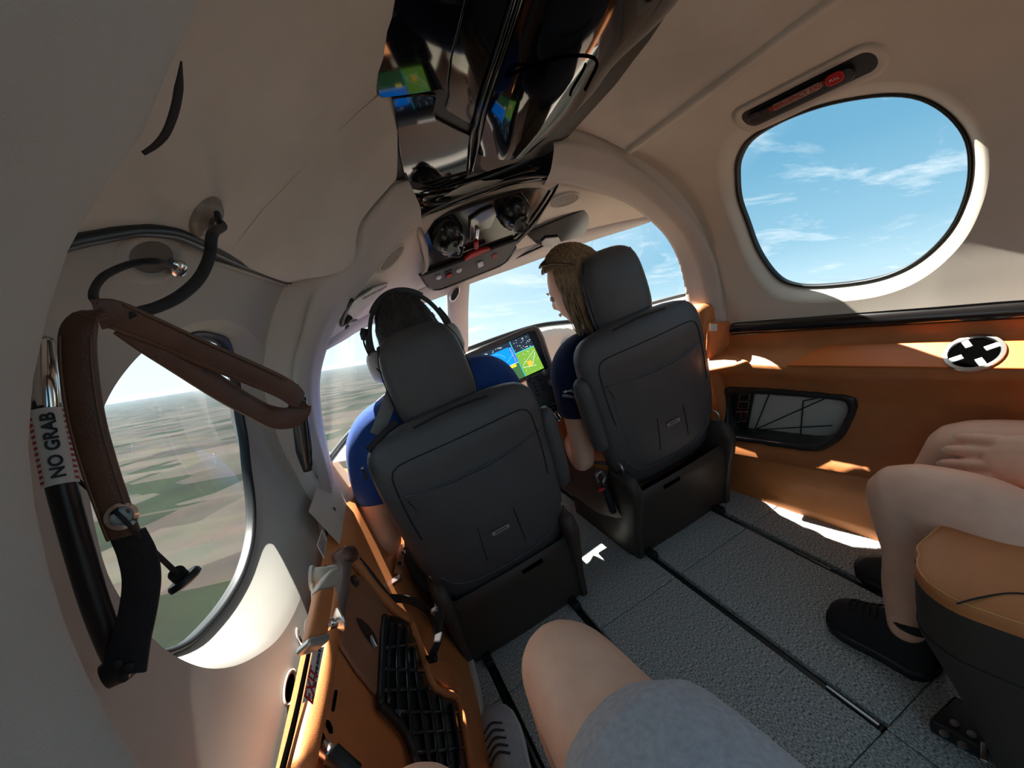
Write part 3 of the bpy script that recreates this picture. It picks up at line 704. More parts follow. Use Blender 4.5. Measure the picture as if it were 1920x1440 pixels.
def speaker(cx, cy, axx, ayy, rx, ry, label):
    c, n = hl(cx, cy, .002); u = unit(hl(cx+axx, cy+ayy)[0]-c); v = np.cross(n, u)
    s = tag(empty('speaker', tuple(c)), label, 'speaker', 'round cockpit speakers in the overhead liner')
    a = np.linspace(0, 2*math.pi, 48, endpoint=False)
    E = lambda k, h: c+n*h+np.outer(np.cos(a)*rx*k, u)+np.outer(np.sin(a)*ry*k, v)
    grid('rim', [E(1.0, -.002), E(.98, .003), E(.90, .004), E(.86, .001)], M['suede'], s, closed=True)
    g = plate('grille', E(.87, 0), n, .0015, M['suede'], s)
    hv, hf = [], []
    for r_ in range(1, 8):
        for i in range(6*r_):
            t = 2*math.pi*i/(6*r_); o = c+n*.0017+u*rx*.78*r_/7*math.cos(t)+v*ry*.78*r_/7*math.sin(t); b = len(hv)
            for k in range(6): hv.append(o+.0019*(math.cos(k*math.pi/3)*u+math.sin(k*math.pi/3)*v))
            hf.append(tuple(range(b, b+6)))
    h = obj('grille_perforation', hv, hf, M['blacktext'], g, smooth=False); h['kind'] = 'stuff'
speaker(733, 482, 26, -22, .048, .034, 'perforated beige speaker left of the overhead console')
speaker(1057, 373, 30, -8, .048, .034, 'perforated beige speaker right of the overhead console')
# sun visors
def visor(name, px, m, label, lift=.004):
    P = [ (hl(x, y, lift)[0] if k == 0 else hh(x, y, lift)[0]) for x, y, k in px ]
    n = unit(np.cross(P[1]-P[0], P[-1]-P[0])); n = n if n.dot(P[0]-CAM) < 0 else -n
    o = P[0]; P = [PP(x, y, o, n) for x, y, k in px]
    t = thing(name, label, 'visor', loc=tuple(np.mean(P, 0)))
    plate('panel', P, n, .004, m, t, bevel=.0015)
    return t, o, n
vr, o_, n_v = visor('sun_visor', [(984, 436, 0), (1062, 404, 0), (1140, 374, 0), (1158, 371, 0), (1163, 376, 0), (1164, 412, 0), (1158, 417, 0), (1098, 440, 0), (1018, 460, 0), (1005, 455, 0)], mat('dark_mirror', (.006, .008, .014), .06, coat=0, spec=.35), 'dark glossy sun visor folded up right of the console')
vp = lambda px, py, l=0: PP(px, py, o_+n_v*l, n_v)
tube('visor_pivot', [vp(1015, 458, .004), vp(1050, 449, .004)], .004, M['metal'], vr)
plate('pivot_clip', [vp(1014, 452, .005), vp(1022, 444, .005), vp(1046, 442, .005), vp(1052, 452, .005), vp(1038, 460, .005), vp(1018, 461, .005)], n_v, .006, M['railmetal'], vr, bevel=.002)
tube('visor_rod', [vp(1018, 461, .006), vp(985, 476, .004), vp(960, 487, .002)], .0035, M['black'], vr)
M['clearvisor'] = mat('clear_visor', (.55, .52, .50), .25, trans=.3, coat=.3)
vl, o2, n2 = visor('sun_visor', [(655, 566, 0), (700, 538, 0), (745, 522, 0), (768, 517, 0), (772, 520, 0), (756, 552, 0), (720, 575, 0), (664, 600, 0), (648, 606, 0), (646, 590, 0)], M['clearvisor'], 'pale translucent sun visor with dotted border left of the console', .006)
v2 = lambda px, py, l=0: PP(px, py, o2+n2*l, n2)
for k in range(17):
    t = k/16; p = (682+t*(756-682), 560-t*(560-521)); plate('border_dash', [v2(p[0]-1.4, p[1]-1.0, .0045), v2(p[0]+1.4, p[1]-1.8, .0045), v2(p[0]+1.6, p[1]+.6, .0045), v2(p[0]-1.2, p[1]+1.4, .0045)], n2, .0006, M['black'], vl)
tube('lower_rail', [v2(640, 610, .004), v2(700, 585, .004), v2(722, 574, .004)], .004, M['black'], vl)
tube('side_rail', [v2(640, 608, .004), v2(648, 585, .004), v2(660, 562, .004)], .005, M['black'], vl)
lathe('friction_knob', [(.0, 0), (.011, 0), (.012, .006), (.010, .012), (0, .013)], v2(650, 597, .004), n2, M['black'], vl)
box('clamp', v2(648, 612, .004), (.018, .014, .012), M['black'], vl, ux=v2(700, 585)-v2(648, 612), uy=n2)
# ---------------- windshield panes, centre post, sill
D = [(614, 866, 1.12), (657, 812, 1.28), (721, 745, 1.45), (800, 690, 1.58), (877, 655, 1.62), (1000, 613, 1.62), (1095, 600, 1.55), (1200, 575, 1.35), (1291, 552, 1.12)]
Dc = cat(cv(D), n_)
k0 = int(np.argmin(abs(Bc[:, 0])))
k1 = int(np.argmin(abs(Dc[:, 0])))
def glass_half(name, a, b, label):
    T_, D_ = cat(a, 30), cat(b, 30)
    o = grid(name, [T_*(1-t)+D_*t+V(0, .035*math.sin(math.pi*t), 0) for t in np.linspace(0, 1, 10)], M['pane'])
    tag(o, label, 'windshield', kind='structure'); return o
glass_half('window_3', Bc[:k0+1], Dc[:k1+1], 'left windshield pane ahead of the pilot with hazy farmland')
glass_half('window_5', Bc[k0:], Dc[k1:], 'right windshield pane with pale sky and thin cloud')
# side panes between arch and windshield ends
for s, (a, b), lab in ((0, (cv([(604, 659, 1.085), (596, 703, 1.085), (602, 801, 1.085), (616, 864, 1.085)]), [PY(604, 661, 1.10), PY(600, 703, 1.105), PY(606, 801, 1.115), PY(614, 866, 1.12)]), 'x'), (1, (cv([(1225, 411, 1.085), (1275, 484, 1.085), (1289, 552, 1.085)]), [PY(1228, 412, 1.11), PY(1276, 484, 1.115), PY(1291, 552, 1.12)]), 'x')):
    pass
post = grid('window_post', [[PY(836, 540, 1.46), PY(838, 600, 1.5), PY(842, 690, 1.56)], [PY(838, 540, 1.43), PY(841, 600, 1.47), PY(846, 690, 1.54)], [PY(858, 530, 1.42), PY(858, 595, 1.46), PY(862, 680, 1.53)], [PY(880, 520, 1.43), PY(875, 575, 1.48), PY(877, 655, 1.56)], [PY(882, 520, 1.46), PY(877, 575, 1.51), PY(879, 655, 1.59)]], M['arch'], sub=2)
post.name = 'trim_3'; tag(post, 'beige windshield centre post with oval magnetic compass', 'post', kind='structure')
pc_, pn_ = PY(852, 551, 1.42), unit((-.1, -1, -.1))
ov = [(math.cos(t)*.012, math.sin(t)*.028) for t in np.linspace(0, 2*math.pi, 28, endpoint=False)]
uo = unit(PY(856, 552, 1.42)-PY(850, 549, 1.42)); vo = np.cross(pn_, uo)
cp = plate('compass_bezel', on(pc_, uo, vo, ov), pn_, .010, M['chrome'], post, bevel=.002)
plate('compass_face', on(pc_+pn_*.0102, uo, vo, scale_loop(ov, .78, (0, 0))), pn_, .002, M['black'], cp)
tube('windshield_seal', Dc+V(0, -.004, .004), .006, M['seal'], bpy.data.objects['window_3'], spline=False)
inb = lambda P, g: np.array([p+unit(V(-p[0]*1.0, .95-p[1], 0))*g for p in P])
d1, d2, d3 = inb(Dc, .012)+V(0, 0, -.006), inb(Dc, .045)+V(0, 0, -.012), inb(Dc, .06)+V(0, 0, -.04)
d4 = inb(Dc, .07)+V(0, 0, -.06); d5 = inb(Dc, .10); d5[:, 2] = .45; d6 = inb(Dc, .10); d6[:, 2] = .2; d7 = inb(Dc, .06); d7[:, 2] = -.05
dash = grid('wall_dash', [Dc+V(0, .02, -.02), Dc+V(0, 0, 0), d1, d2, d3, d4, d5, d6, d7], M['cream'])
tag(dash, 'cream instrument panel bulkhead below the windshield', 'instrument panel', kind='structure')
# round air vent beside the display
vc, vn = hitter(dash)(1070, 652, .002)
vent = tag(empty('air_vent', tuple(vc)), 'round cream air vent on the dash beside the passenger', 'vent')
lathe('vent_ring', [(.040, 0), (.041, .006), (.036, .009), (.030, .004)], vc, vn, M['railmetal'], vent, caps=False)
lathe('vent_ball', [(.031, .003), (.026, .010), (.012, .014), (0, .015)][::-1], vc, vn, M['cream'], vent)

# ---------------- flight display
def flight_display():
    TL, TR, BR = (884, 671), (990, 626), (1020, 690)
    n = unit(V(-.05, -1, .28)); o = PY(955, 680, 1.26); Q = lambda px, py, l=0: PP(px, py, o+n*l, n)
    t = thing('flight_display', 'wide glass flight display glowing blue and green on the dash', 'display', loc=tuple(Q(960, 720)))
    u = unit(Q(*TR)-Q(*TL)); v = np.cross(n, u); v = -v if v[2] < 0 else v
    # housing
    Ho = [Q(*p) for p in [(858, 705), (862, 676), (874, 663), (930, 638), (985, 614), (1002, 609), (1013, 614), (1022, 632), (1036, 676), (1040, 692), (985, 716), (905, 752)]]
    plate('housing', np.array(Ho)-n*.05, n, .05, mat('taupe_plastic', (.20, .165, .145), .5), t, bevel=.010, seg=3)
    bz = [Q(*p, .001) for p in [(868, 700), (872, 679), (935, 650), (990, 622), (1003, 620), (1012, 640), (1028, 690), (985, 708), (900, 744)]]
    bez = plate('bezel', bz, n, .003, mat('bezel_blue_black', (.018, .028, .042), .25), t, bevel=.001)
    S0, S1, S3 = Q(884, 671, .0045), Q(990, 626, .0045), Q(905, 737, .0045)
    BL = S0+(Q(1020, 690, .0045)-S1)
    W, H = np.linalg.norm(S1-S0), np.linalg.norm(BL-S0)
    ex, ey = (S1-S0), (BL-S0)
    def R_(name, a, b, c, d, col, es, l, par):
        P = [S0+ex*a+ey*b, S0+ex*c+ey*b, S0+ex*c+ey*d, S0+ex*a+ey*d]
        m_ = mat('screen_%d_%d_%d' % tuple(int(255*x) for x in col), (0, 0, 0), .3, emit=(col, es*.34))
        return plate(name, np.array(P)+n*l, n, .0003, m_, par)
    scr = R_('screen', 0, 0, 1, 1, (.012, .02, .035), .8, 0, t)
    R_('sky_field', .0, .12, .60, .58, (.0, .20, .85), .9, .0004, scr)
    R_('ground_field', .06, .58, .66, 1.0, (.035, .10, .035), .9, .0004, scr)
    R_('map_field', .67, .36, 1.0, 1.0, (.13, .28, .03), .9, .0004, scr)
    for a in ((.655, .0, .665, 1.0), (.66, .34, 1., .36)): R_('divider', *a, (.03, .45, .50), .9, .0008, scr)
    tapes = [(.0, .15, .035, .55), (.60, .14, .655, .57)]
    for a in tapes: R_('tape', *a, (.01, .09, .42), .9, .0008, scr)
    R_('caution_flag', .50, .60, .60, .66, (.75, .65, .02), 1., .001, scr)
    R_('horizon_line', .0, .572, .65, .585, (.75, .8, .8), .8, .001, scr)
    R_('terrain_patch', .78, .66, .86, .80, (.55, .33, .03), .9, .0008, scr)
    rn = random.Random(3)
    vs, fs = [], []
    def dashq(a, b, w, h, l=.0012):
        k = len(vs)
        for x, y in ((a, b), (a+w, b), (a+w, b+h), (a, b+h)): vs.append(S0+ex*x+ey*y+n*l)
        fs.append((k, k+1, k+2, k+3))
    for i in range(30): dashq(.67+.31*rn.random(), .02+.30*rn.random(), .012, .010)
    for i in range(36): dashq(.69+.29*rn.random(), .40+.56*rn.random(), .008, .010)
    for i in range(16): dashq(.05+.5*rn.random(), .03+.07*rn.random(), .016, .010)
    for i in range(10): dashq(.60+.01*rn.random(), .16+.04*i, .03, .008)
    for i in range(15):
        t_ = math.pi*(1.15+.7*i/14); dashq(.33+.17*math.cos(t_), .46+.3*math.sin(t_), .006, .014)
    for (x0, y0, x1, y1) in ((.03, .9, .66, .30), (.70, .70, .98, .44), (.68, .76, .9, .84), (.86, .76, .97, .5)):
        for i in range(22): dashq(x0+(x1-x0)*i/22, y0+(y1-y0)*i/22, .010, .008)
    o_s = obj('screen_symbols', vs, fs, mat('screen_white', (0, 0, 0), .4, emit=((.75, .82, .80), .28)), scr, smooth=False); o_s['kind'] = 'stuff'
    # control panel below
    K0 = [Q(*p, .0) for p in [(985, 712), (1037, 686), (1044, 690), (1062, 740), (1055, 748), (1008, 771), (1000, 766)]]
    cpn = plate('control_panel', K0, n, .012, mat('panel_grey', (.10, .105, .11), .5), t, bevel=.003)
    Z = lambda px, py, l=.012: Q(px, py, l)
    for px, py, r_ in ((1022, 699, .0105), (1033, 717, .0115)):
        kb = lathe('knob', [(r_, 0), (r_*1.05, .004), (r_*.9, .014), (r_*.5, .016), (0, .016)], Z(px, py), n, mat('knob_grey', (.16, .16, .165), .4), t)
        box('pointer', Z(px, py, .0285), (r_*.2, r_*1.1, .001), M['white'], kb, ux=u, uy=v, bevel=0)
    for (px, py) in ((1006, 707), (1010, 713), (1014, 706+6), (1016, 723), (1020, 729), (1000, 719), (1003, 726), (1006, 733), (1009, 740), (994, 709), (993, 714)):
        box('key', Z(px, py, .0135), (.009, .006, .004), mat('key_black', (.02, .02, .022), .5), t, ux=u, uy=v, bevel=.0008)
    # orange pedestal with power lever
    Pd = [Q(*p, -.004) for p in [(1002, 773), (1058, 746), (1075, 800), (1090, 860), (1040, 880), (1015, 830)]]
    ped = thing('pedestal', 'orange leather centre pedestal under the flight display', 'pedestal', loc=tuple(Pd[4]))
    plate('panel', np.array(Pd)-n*.10, n, .10, M['orange'], ped, bevel=.008)
    q = Q(1034, 770, .0)
    lathe('lever_recess', [(.034, 0), (.034, .003), (.028, .003), (.0, .002)], q, n, M['gloss'], ped, n=30)
    lv = thing('power_lever', 'chrome and black power lever on the orange pedestal', 'lever', loc=tuple(q+n*.004))
    tube('stem', [q+n*.004, q+n*.03-v*.012], .007, M['chrome'], lv)
    lathe('grip', [(.0, 0), (.010, 0), (.011, .022), (.008, .030), (0, .031)], Q(1040, 776, .02), unit(-v*.9+n*.4), M['chrome'], lv)
    tube('crossbar', [Q(1020, 764, .03), Q(1034, 762, .034), Q(1046, 757, .03)], .008, M['black'], lv)
flight_display()
# ================================================================== OVERHEAD CONSOLE
def overhead_console():
    o = V(0, .59, 1.2445); n = unit((0, -.223, -1)); Q = lambda px, py, l=0: PP(px, py, o+n*l, n)
    t = thing('overhead_console', 'glossy black overhead console along the cabin ceiling', 'console', loc=(0, .6, 1.3))
    dark = mat('console_bronze', (.030, .022, .018), .45)
    at = lambda x, y, l=0: V(x, y, 1.2445-.223*(y-.59))+n*l
    # body: a shallow trough-shaped beam
    rows = []
    for y, h in ((-.15, .285), (.2, .285), (.59, .284), (.80, .254), (.96, .226), (1.03, .218)):
        rows.append([at(-h*1.02, y, -.06), at(-h, y, -.014), at(-h*.985, y, -.004), at(-h*.9, y, 0), at(0, y, 0), at(h*.9, y, 0), at(h*.985, y, -.004), at(h, y, -.014), at(h*1.02, y, -.06)])
    grid('body', rows, dark, t, angle=30)
    # glossy panels (outlines on the console's underside)
    def pan(name, px, l0=.001, th=.006, m=M['gloss'], par=t, bev=.002):
        return plate(name, [Q(x, y, l0) for x, y in px], n, th, m, par, bevel=bev, seg=3)
    pan('left_cover', [(694, -260), (704, 0), (703, 160), (705, 170), (713, 177), (735, 175), (780, 169), (822, 162), (832, 163), (837, 171), (837, 150), (842, 105), (868, 0), (925, -260)])
    pan('front_left_cover', [(734, 180), (742, 235), (748, 290), (758, 334), (790, 343), (825, 353), (850, 348), (874, 330), (878, 322), (884, 252), (850, 236), (817, 219), (812, 208), (818, 178), (812, 175), (780, 173)], .001, .004)
    pan('centre_channel', [(932, -260), (873, 0), (846, 105), (840, 160), (841, 178), (835, 200), (838, 206), (874, 228), (885, 231), (893, 225), (905, 180), (958, 0), (1030, -260)], .0, .002)
    for a in ([(1022, -240), (962, 0), (905, 180), (893, 228), (884, 255), (878, 322)], [(1035, -240), (974, 0), (915, 180), (900, 240), (895, 275), (884, 325)]):
        tube('ridge', [Q(x, y, .006) for x, y in a], .004, M['gloss'], t, n=8)
    # convex right cover
    L_ = [(1040, -240), (982, 0), (920, 180), (905, 240), (896, 285)]; R_ = [(1400, -240), (1268, 0), (1160, 110), (1100, 185), (1015, 255)]
    A, B_ = cat([Q(x, y, .002) for x, y in L_], 24), cat([Q(x, y, .002) for x, y in R_], 24)
    rw = [A*(1-s)+B_*s+n*(.004+.030*math.sin(math.pi*s)**.8) for s in np.linspace(0, 1, 16)]
    rc = grid('right_cover', rw, M['gloss'], t)
    hr = hitter(rc)
    tube('access_gap', [hr(x, y, .0006)[0] for x, y in [(912, 182), (922, 165), (950, 143), (1000, 122), (1050, 107), (1085, 104), (1110, 107), (1119, 117), (1116, 130), (1097, 168)]], .0024, M['groove'], rc, n=8)
    tube('access_gap', [hr(x, y, .0006)[0] for x, y in [(1098, 120), (1090, 138), (1072, 168), (1069, 178)]], .002, M['groove'], rc, n=8)
    # taupe end plate with a red-lit port
    E_ = [(897, 302), (899, 288), (915, 275), (945, 261), (975, 254), (1000, 252), (1003, 258), (985, 285), (968, 298), (935, 309), (910, 317), (901, 313)]
    n3 = unit((0, -.5, -1)); o3 = Q(948, 285, .012); q3 = lambda px, py, l=0: PP(px, py, o3+n3*l, n3)
    ep = plate('end_plate', [q3(x, y, -.006) for x, y in E_], n3, .008, mat('taupe_soft', (.24, .205, .18), .7), t, bevel=.002)
    lathe('port', [(.0135, 0), (.0135, .0012), (.012, .0014), (.0, .001)], q3(945, 283, .0015), n3, M['groove'], ep, n=28)
    lathe('port_lens', [(.0055, 0), (.0045, .0025), (.0, .003)], q3(941, 278, .0026), n3, mat('red_lens', (.35, .05, .06), .3), ep, n=16)
    # front band and lower face
    f0, f1 = V(0, 1.04, 1.125), V(0, 1.28, .955)
    n4 = unit((0, -(f0[2]-f1[2]), -(f1[1]-f0[1]))); K = lambda px, py, l=0: PP(px, py, f0+n4*l, n4)
    def fan(name, px, l0, th, m, par=t, bev=.002): return plate(name, [K(x, y, l0) for x, y in px], n4, th, m, par, bevel=bev, seg=3)
    up_l, up_r = [(728, 342), (757, 372), (775, 405)], None
    band = np.array([cat([Q(x, y, .002) for x, y in [(733, 340), (800, 352), (870, 352), (960, 320), (1030, 285), (1056, 262)]], 30), cat([Q(x, y, .004) for x, y in [(745, 365), (810, 372), (880, 362), (965, 330), (1035, 300), (1056, 290)]], 30), cat([K(x, y, .004) for x, y in [(772, 408), (820, 388), (880, 362), (960, 337), (1020, 328), (1046, 332)]], 30), cat([K(x, y, .0) for x, y in [(780, 422), (820, 402), (880, 380), (960, 352), (1020, 342), (1040, 345)]], 30)])
    grid('front_band', [band[0]-n*.02, band[0], band[1], band[2], band[3], band[3]-n4*.02], M['gloss'], t, sub=1)
    tube('band_highlight_edge', [K(x, y, .006) for x, y in [(778, 412), (820, 390), (880, 364), (960, 338), (1010, 331), (1044, 334)]], .003, mat('bronze_gloss', (.10, .075, .07), .15, coat=1), t, n=8)
    # hood behind the masks
    fan('mask_bay', [(776, 420), (830, 398), (900, 374), (980, 350), (1042, 342), (1028, 372), (1000, 420), (968, 452), (937, 458), (842, 494), (800, 508), (788, 470)], -.02, .012, mat('bay_gloss', (.02, .016, .016), .15, coat=.1), bev=.003)
    tube('bay_rim', [K(x, y, .0) for x, y in [(770, 412), (785, 430), (797, 470), (800, 500), (790, 514)]], [.004, .009, .010, .007, .004], mat('rim_cream', (.42, .36, .28), .35, coat=.4), t, n=10)
    tube('bay_rim', [K(x, y, .0) for x, y in [(1056, 300), (1046, 345), (1020, 390), (990, 430), (968, 452)]], .004, M['gloss'], t, n=8)
    fan('bay_bridge', [(880, 410), (900, 396), (925, 385), (930, 400), (918, 425), (905, 428), (890, 440), (880, 450)], -.006, .006, mat('bronze_gloss', (.10, .075, .07), .15, coat=1))
    # switch panel along the lower edge
    sp = fan('switch_panel', [(787, 514), (842, 494), (937, 457), (966, 447), (966, 463), (951, 485), (935, 497), (853, 530), (822, 541), (806, 540), (797, 530)], -.004, .010, mat('switch_grey', (.085, .08, .078), .5))
    tube('switch_panel_edge', [K(x, y, .004) for x, y in [(787, 514), (797, 531), (808, 541), (822, 542), (853, 531), (935, 498), (952, 485), (967, 462)]], .004, M['gloss'], sp, n=8)
    for px, py in ((822, 519), (860, 506)): lathe('toggle', [(.0085, 0), (.009, .003), (.006, .006), (0, .0065)], K(px, py, .006), n4, M['white'], t, n=16)
    rsw = fan('guarded_switch', [(833, 510), (848, 504), (850, 514), (835, 521)], .006, .002, M['black'], bev=.001)
    fan('red_lamp', [(837, 515), (846, 511), (847, 516), (838, 520)], .008, .004, M['red'], rsw, bev=.001)
    fan('rocker', [(894, 492), (904, 488), (906, 496), (896, 501)], .006, .005, M['white'], bev=.001)
    rb = fan('fire_button', [(922, 478), (931, 474), (933, 482), (924, 486)], .006, .002, mat('red_dim', (.30, .03, .03), .4), bev=.001)
    # parachute handle between the masks
    h = thing('parachute_handle', 'red parachute pull handle between the two stowed masks', 'handle', loc=tuple(K(893, 460)))
    tube('pull_tube', [K(896, 428, .004), K(894, 445, .006), K(893, 462, .006)], .005, M['chrome'], h, n=10)
    tube('red_grip', [K(893, 452, .012), K(892, 464, .012)], .007, M['red'], h, n=10)
    plate('red_guard', [K(x, y, .002) for x, y in [(868, 482), (880, 472), (900, 464), (917, 461), (916, 465), (870, 485)]], n4, .01, M['red'], h, bevel=.002)
    # two stowed smoke masks
    def mask(cx, cy, s, label):
        m_ = thing('stowed_mask', label, 'mask', 'dark masks stowed in the console', loc=tuple(K(cx, cy, 0)))
        u = unit(K(cx+20, cy-8)-K(cx, cy)); v = np.cross(n4, u); c = K(cx, cy, -.002)
        vis = mat('mask_shell', (.006, .007, .009), .18, coat=.2)
        rows = []
        for k, (r_, hgt) in enumerate(((1.0, -.01), (1.02, .008), (.97, .020), (.80, .034), (.55, .044), (.3, .048), (.02, .049))):
            a = np.linspace(0, 2*math.pi, 32, endpoint=False)
            rows.append(c+n4*hgt+np.outer(np.cos(a)*.046*s*r_, u)+np.outer(np.sin(a)*.048*s*r_*(1+.12*np.sin(a)), v))
        grid('shell', rows, vis, m_, closed=True)
        fcp = c+n4*.046; w_ = [( -.022, -.020), (-.012, -.03), (.006, -.028), (.010, .0), (.008, .024), (-.004, .028), (-.018, .02), (-.024, .0)]
        plate('faceplate', on(fcp, u*s, v*s, w_), n4, .004, mat('mask_grey', (.10, .105, .09), .3, coat=.4), m_, bevel=.002)
        tube('valve', [fcp+n4*.006+(u*.002+v*.016)*s, fcp+n4*.006+(u*.008-v*.014)*s], .006*s, vis, m_, n=12)
        tube('hose', [fcp+n4*.002+(-u*.012-v*.022)*s, fcp+n4*.01+(u*.008-v*.026)*s, fcp+(u*.022-v*.014)*s], .004, M['black'], m_, n=8)
        tg = tube('red_tag', [c+n4*.03+(u*(-.006)-v*.036)*s, c+n4*.03+(u*(.0)-v*.05)*s], .005, M['red'], m_, n=8)
        tube('clip', [c+n4*.028+(u*.002-v*.052)*s, c+n4*.028+(u*.022-v*.044)*s, c+n4*.028+(u*.034-v*.036)*s], .0025, M['chrome'], m_, n=6)
        tube('strap_loop', [c+n4*.01+(-u*.03-v*.03)*s, c+n4*.02+(-u*.02-v*.046)*s, c+n4*.012+(u*.01-v*.05)*s], .0022, M['chrome'], m_, n=6)
    mask(838, 440, 1.0, 'dark stowed mask on the left of the red handle')
    mask(962, 396, 1.0, 'dark stowed mask on the right of the red handle')
overhead_console()
# ================================================================== LEFT SIDE: lower door, handle, step, straps, gas strut
LO, LN = V(-.62, .5, .52), unit((1, -.12, .21))
def lwx(y, z): return -.62+.12*(y-.5)-.21*(z-.52)
PL = lambda px, py, l=0: PP(px, py, LO+LN*l, LN)
fwd = V(.12, 1, 0); fwd /= np.linalg.norm(fwd)
dn = np.cross(LN, fwd); dn = dn if dn[2] < 0 else -dn
rows = []
for z in np.linspace(.545, -.02, 22): rows.append([(lwx(y, z)-(.03 if z > .53 else 0), y, z) for y in np.linspace(.15, 1.25, 40)])
door2 = grid('door_2', rows, M['orange'])
tag(door2, 'orange leather lower cabin door and sidewall with black step', 'door', kind='structure')
# cream sill between the door edge and the arch (forward of the door window), closes the corner
rows = []
for z in np.linspace(.62, .48, 6): rows.append([(lwx(y, z)-.012-.03*(z-.5), y, z) for y in np.linspace(.86, 1.2, 14)])
grid('sill_panel', rows, M['cream'], door2)
# armrest roll with dark gap above it
tube('armrest', [PL(px, py, .004) for px, py in [(652, 1040), (641, 1075), (622, 1180), (600, 1290), (577, 1385), (560, 1460)]], [  .012, .013, .013, .014, .015, .016], M['orange'], door2, n=14, flat=.8, up=LN)
tube('door_gap', [PL(px, py, .004) for px, py in [(611, 1062), (600, 1130), (584, 1200), (557, 1330), (530, 1440), (520, 1480)]], [.002, .0025, .0028, .003], M['groove'], door2, n=8)
# tan inner panel of the door, beam, holes
M['tan'] = mat('tan_leather', (.33, .15, .075), .5, var=.05, vs=14, bump=.2, bs=700)
plate('inner_panel', [PL(px, py, .001) for px, py in [(650, 1085), (668, 1080), (700, 1115), (724, 1150), (715, 1230), (706, 1308), (696, 1302), (664, 1262), (634, 1215), (632, 1175)]], LN, .006, M['tan'], door2, bevel=.003, seg=3)
tube('beam', [PL(px, py, .006) for px, py in [(650, 1036), (672, 1062), (700, 1098), (735, 1138), (768, 1166), (776, 1195)]], [.014, .013, .013, .012, .008], M['orange'], door2, n=12, flat=.7, up=LN)
tube('beam_gap', [PL(px, py, .012) for px, py in [(672, 1048), (690, 1072), (712, 1100), (735, 1124)]], [.005, .007, .006, .003], M['black'], door2, n=8)
box('post_cap', PL(648, 1043, .014), (.050, .034, .030), mat('brown_leather', (.11, .048, .03), .4, bump=.2, bs=600), door2, ux=PL(668, 1036)-PL(630, 1044), uy=LN, bevel=.010, seg=3)
tube('taupe_post', [PL(642, 1060, .006), PL(637, 1110, .006), PL(628, 1170, .004)], [.016, .014, .011], mat('taupe_metal', (.22, .16, .14), .35, .3), door2, n=14)
lathe('grommet', [(.010, 0), (.0105, .004), (.0075, .0045), (.006, .001)], PL(664, 1090, .008), LN, mat('grommet_brown', (.09, .04, .026), .4), door2, n=20)
lens = [PL(px, py, .0074) for px, py in [(667, 1159), (677, 1161), (690, 1172), (702, 1189), (708, 1205), (706, 1216), (699, 1212), (686, 1196), (675, 1178)]]
lt = plate('latch_recess', lens, LN, .0008, mat('recess_brown', (.035, .016, .010), .7), door2)
box('latch', PL(700, 1203, .011), (.006, .02, .006), M['chrome'], lt, ux=LN, uy=PL(704, 1212)-PL(696, 1196), bevel=.001)
plate('latch_hole', [PL(px, py, .0084) for px, py in [(688, 1192), (696, 1198), (706, 1213), (700, 1212)]], LN, .0005, M['groove'], lt)
# exit label
Q = [PL(586, 1218, .028), PL(607, 1213, .028), PL(588, 1311, .028), PL(566, 1319, .028)]
nl_ = unit(np.cross(Q[1]-Q[0], Q[3]-Q[0])); nl_ = nl_ if nl_.dot(CAM-Q[0]) > 0 else -nl_
lab = plate('exit_label', Q, nl_, .001, M['white'], door2, bevel=.0004)
upd = unit(Q[0]-Q[3]); lft = unit(Q[0]-Q[1]); H_ = np.linalg.norm(Q[0]-Q[3]); W_ = np.linalg.norm(Q[0]-Q[1]); base = (Q[2]+Q[3])/2+nl_*.0014
text('exit_text', 'EXIT', base+upd*H_*.27, upd, lft, W_*.80, M['redtext'], lab, bold=.0002)
text('exit_text', '\u2022 LIFT AND ROTATE HANDLE', base+upd*H_*.76-lft*W_*.18, upd, lft, W_*.24, M['blacktext'], lab)
# door handle
dh = thing('latch_lever', 'orange leather and cream door handle with silver end cap', 'door handle', loc=tuple(PL(600, 1200)))
g0, g1, g2, g3 = PL(597, 1106, .050), PL(628, 1099, .050), PL(615, 1190, .056), PL(578, 1199, .056)
hn = unit(np.cross(g1-g0, g3-g0)); hn = hn if hn.dot(CAM-g0) > 0 else -hn
plate('grip', np.array([g0, g1, g2, g3])-hn*.012, hn, .014, M['orange'], dh, bevel=.005, seg=4)
silver = mat('satin_silver', (.62, .58, .52), .3, .6)
plate('end_cap', np.array([PL(576, 1198, .056), PL(616, 1188, .056), PL(615, 1203, .056), PL(605, 1208, .056), PL(580, 1215, .056), PL(574, 1208, .056)])-hn*.014, hn, .017, silver, dh, bevel=.004, seg=3)
cream2 = mat('handle_cream', (.52, .47, .38), .45)
plate('collar', np.array([PL(597, 1105, .05), PL(602, 1092, .05), (PL(613, 1076, .05)), PL(622, 1066, .05), PL(632, 1064, .05), PL(640, 1080, .05), PL(634, 1096, .05), PL(628, 1100, .05)])-hn*.016, hn, .018, cream2, dh, bevel=.005, seg=3)
tube('barrel', [PL(588, 1083, .020), PL(604, 1080, .030), PL(624, 1076, .036)], [.014, .012, .013], cream2, dh, n=16)
lathe('flange', [(0, -.004), (.017, -.004), (.017, .0), (.013, .003)], PL(588, 1083, .020), PL(604, 1080, .03)-PL(588, 1083, .02), cream2, dh, n=24)
tube('guard_wire', [PL(584, 1080, .02), PL(587, 1110, .022), PL(587, 1150, .024), PL(577, 1163, .026), PL(574, 1180, .028), PL(580, 1196, .03)], .0028, cream2, dh, n=8)
kb = [PL(614, 1172, .030), PL(630, 1166, .036)]
tube('knob_stem', kb, .007, M['chrome'], dh, n=12)
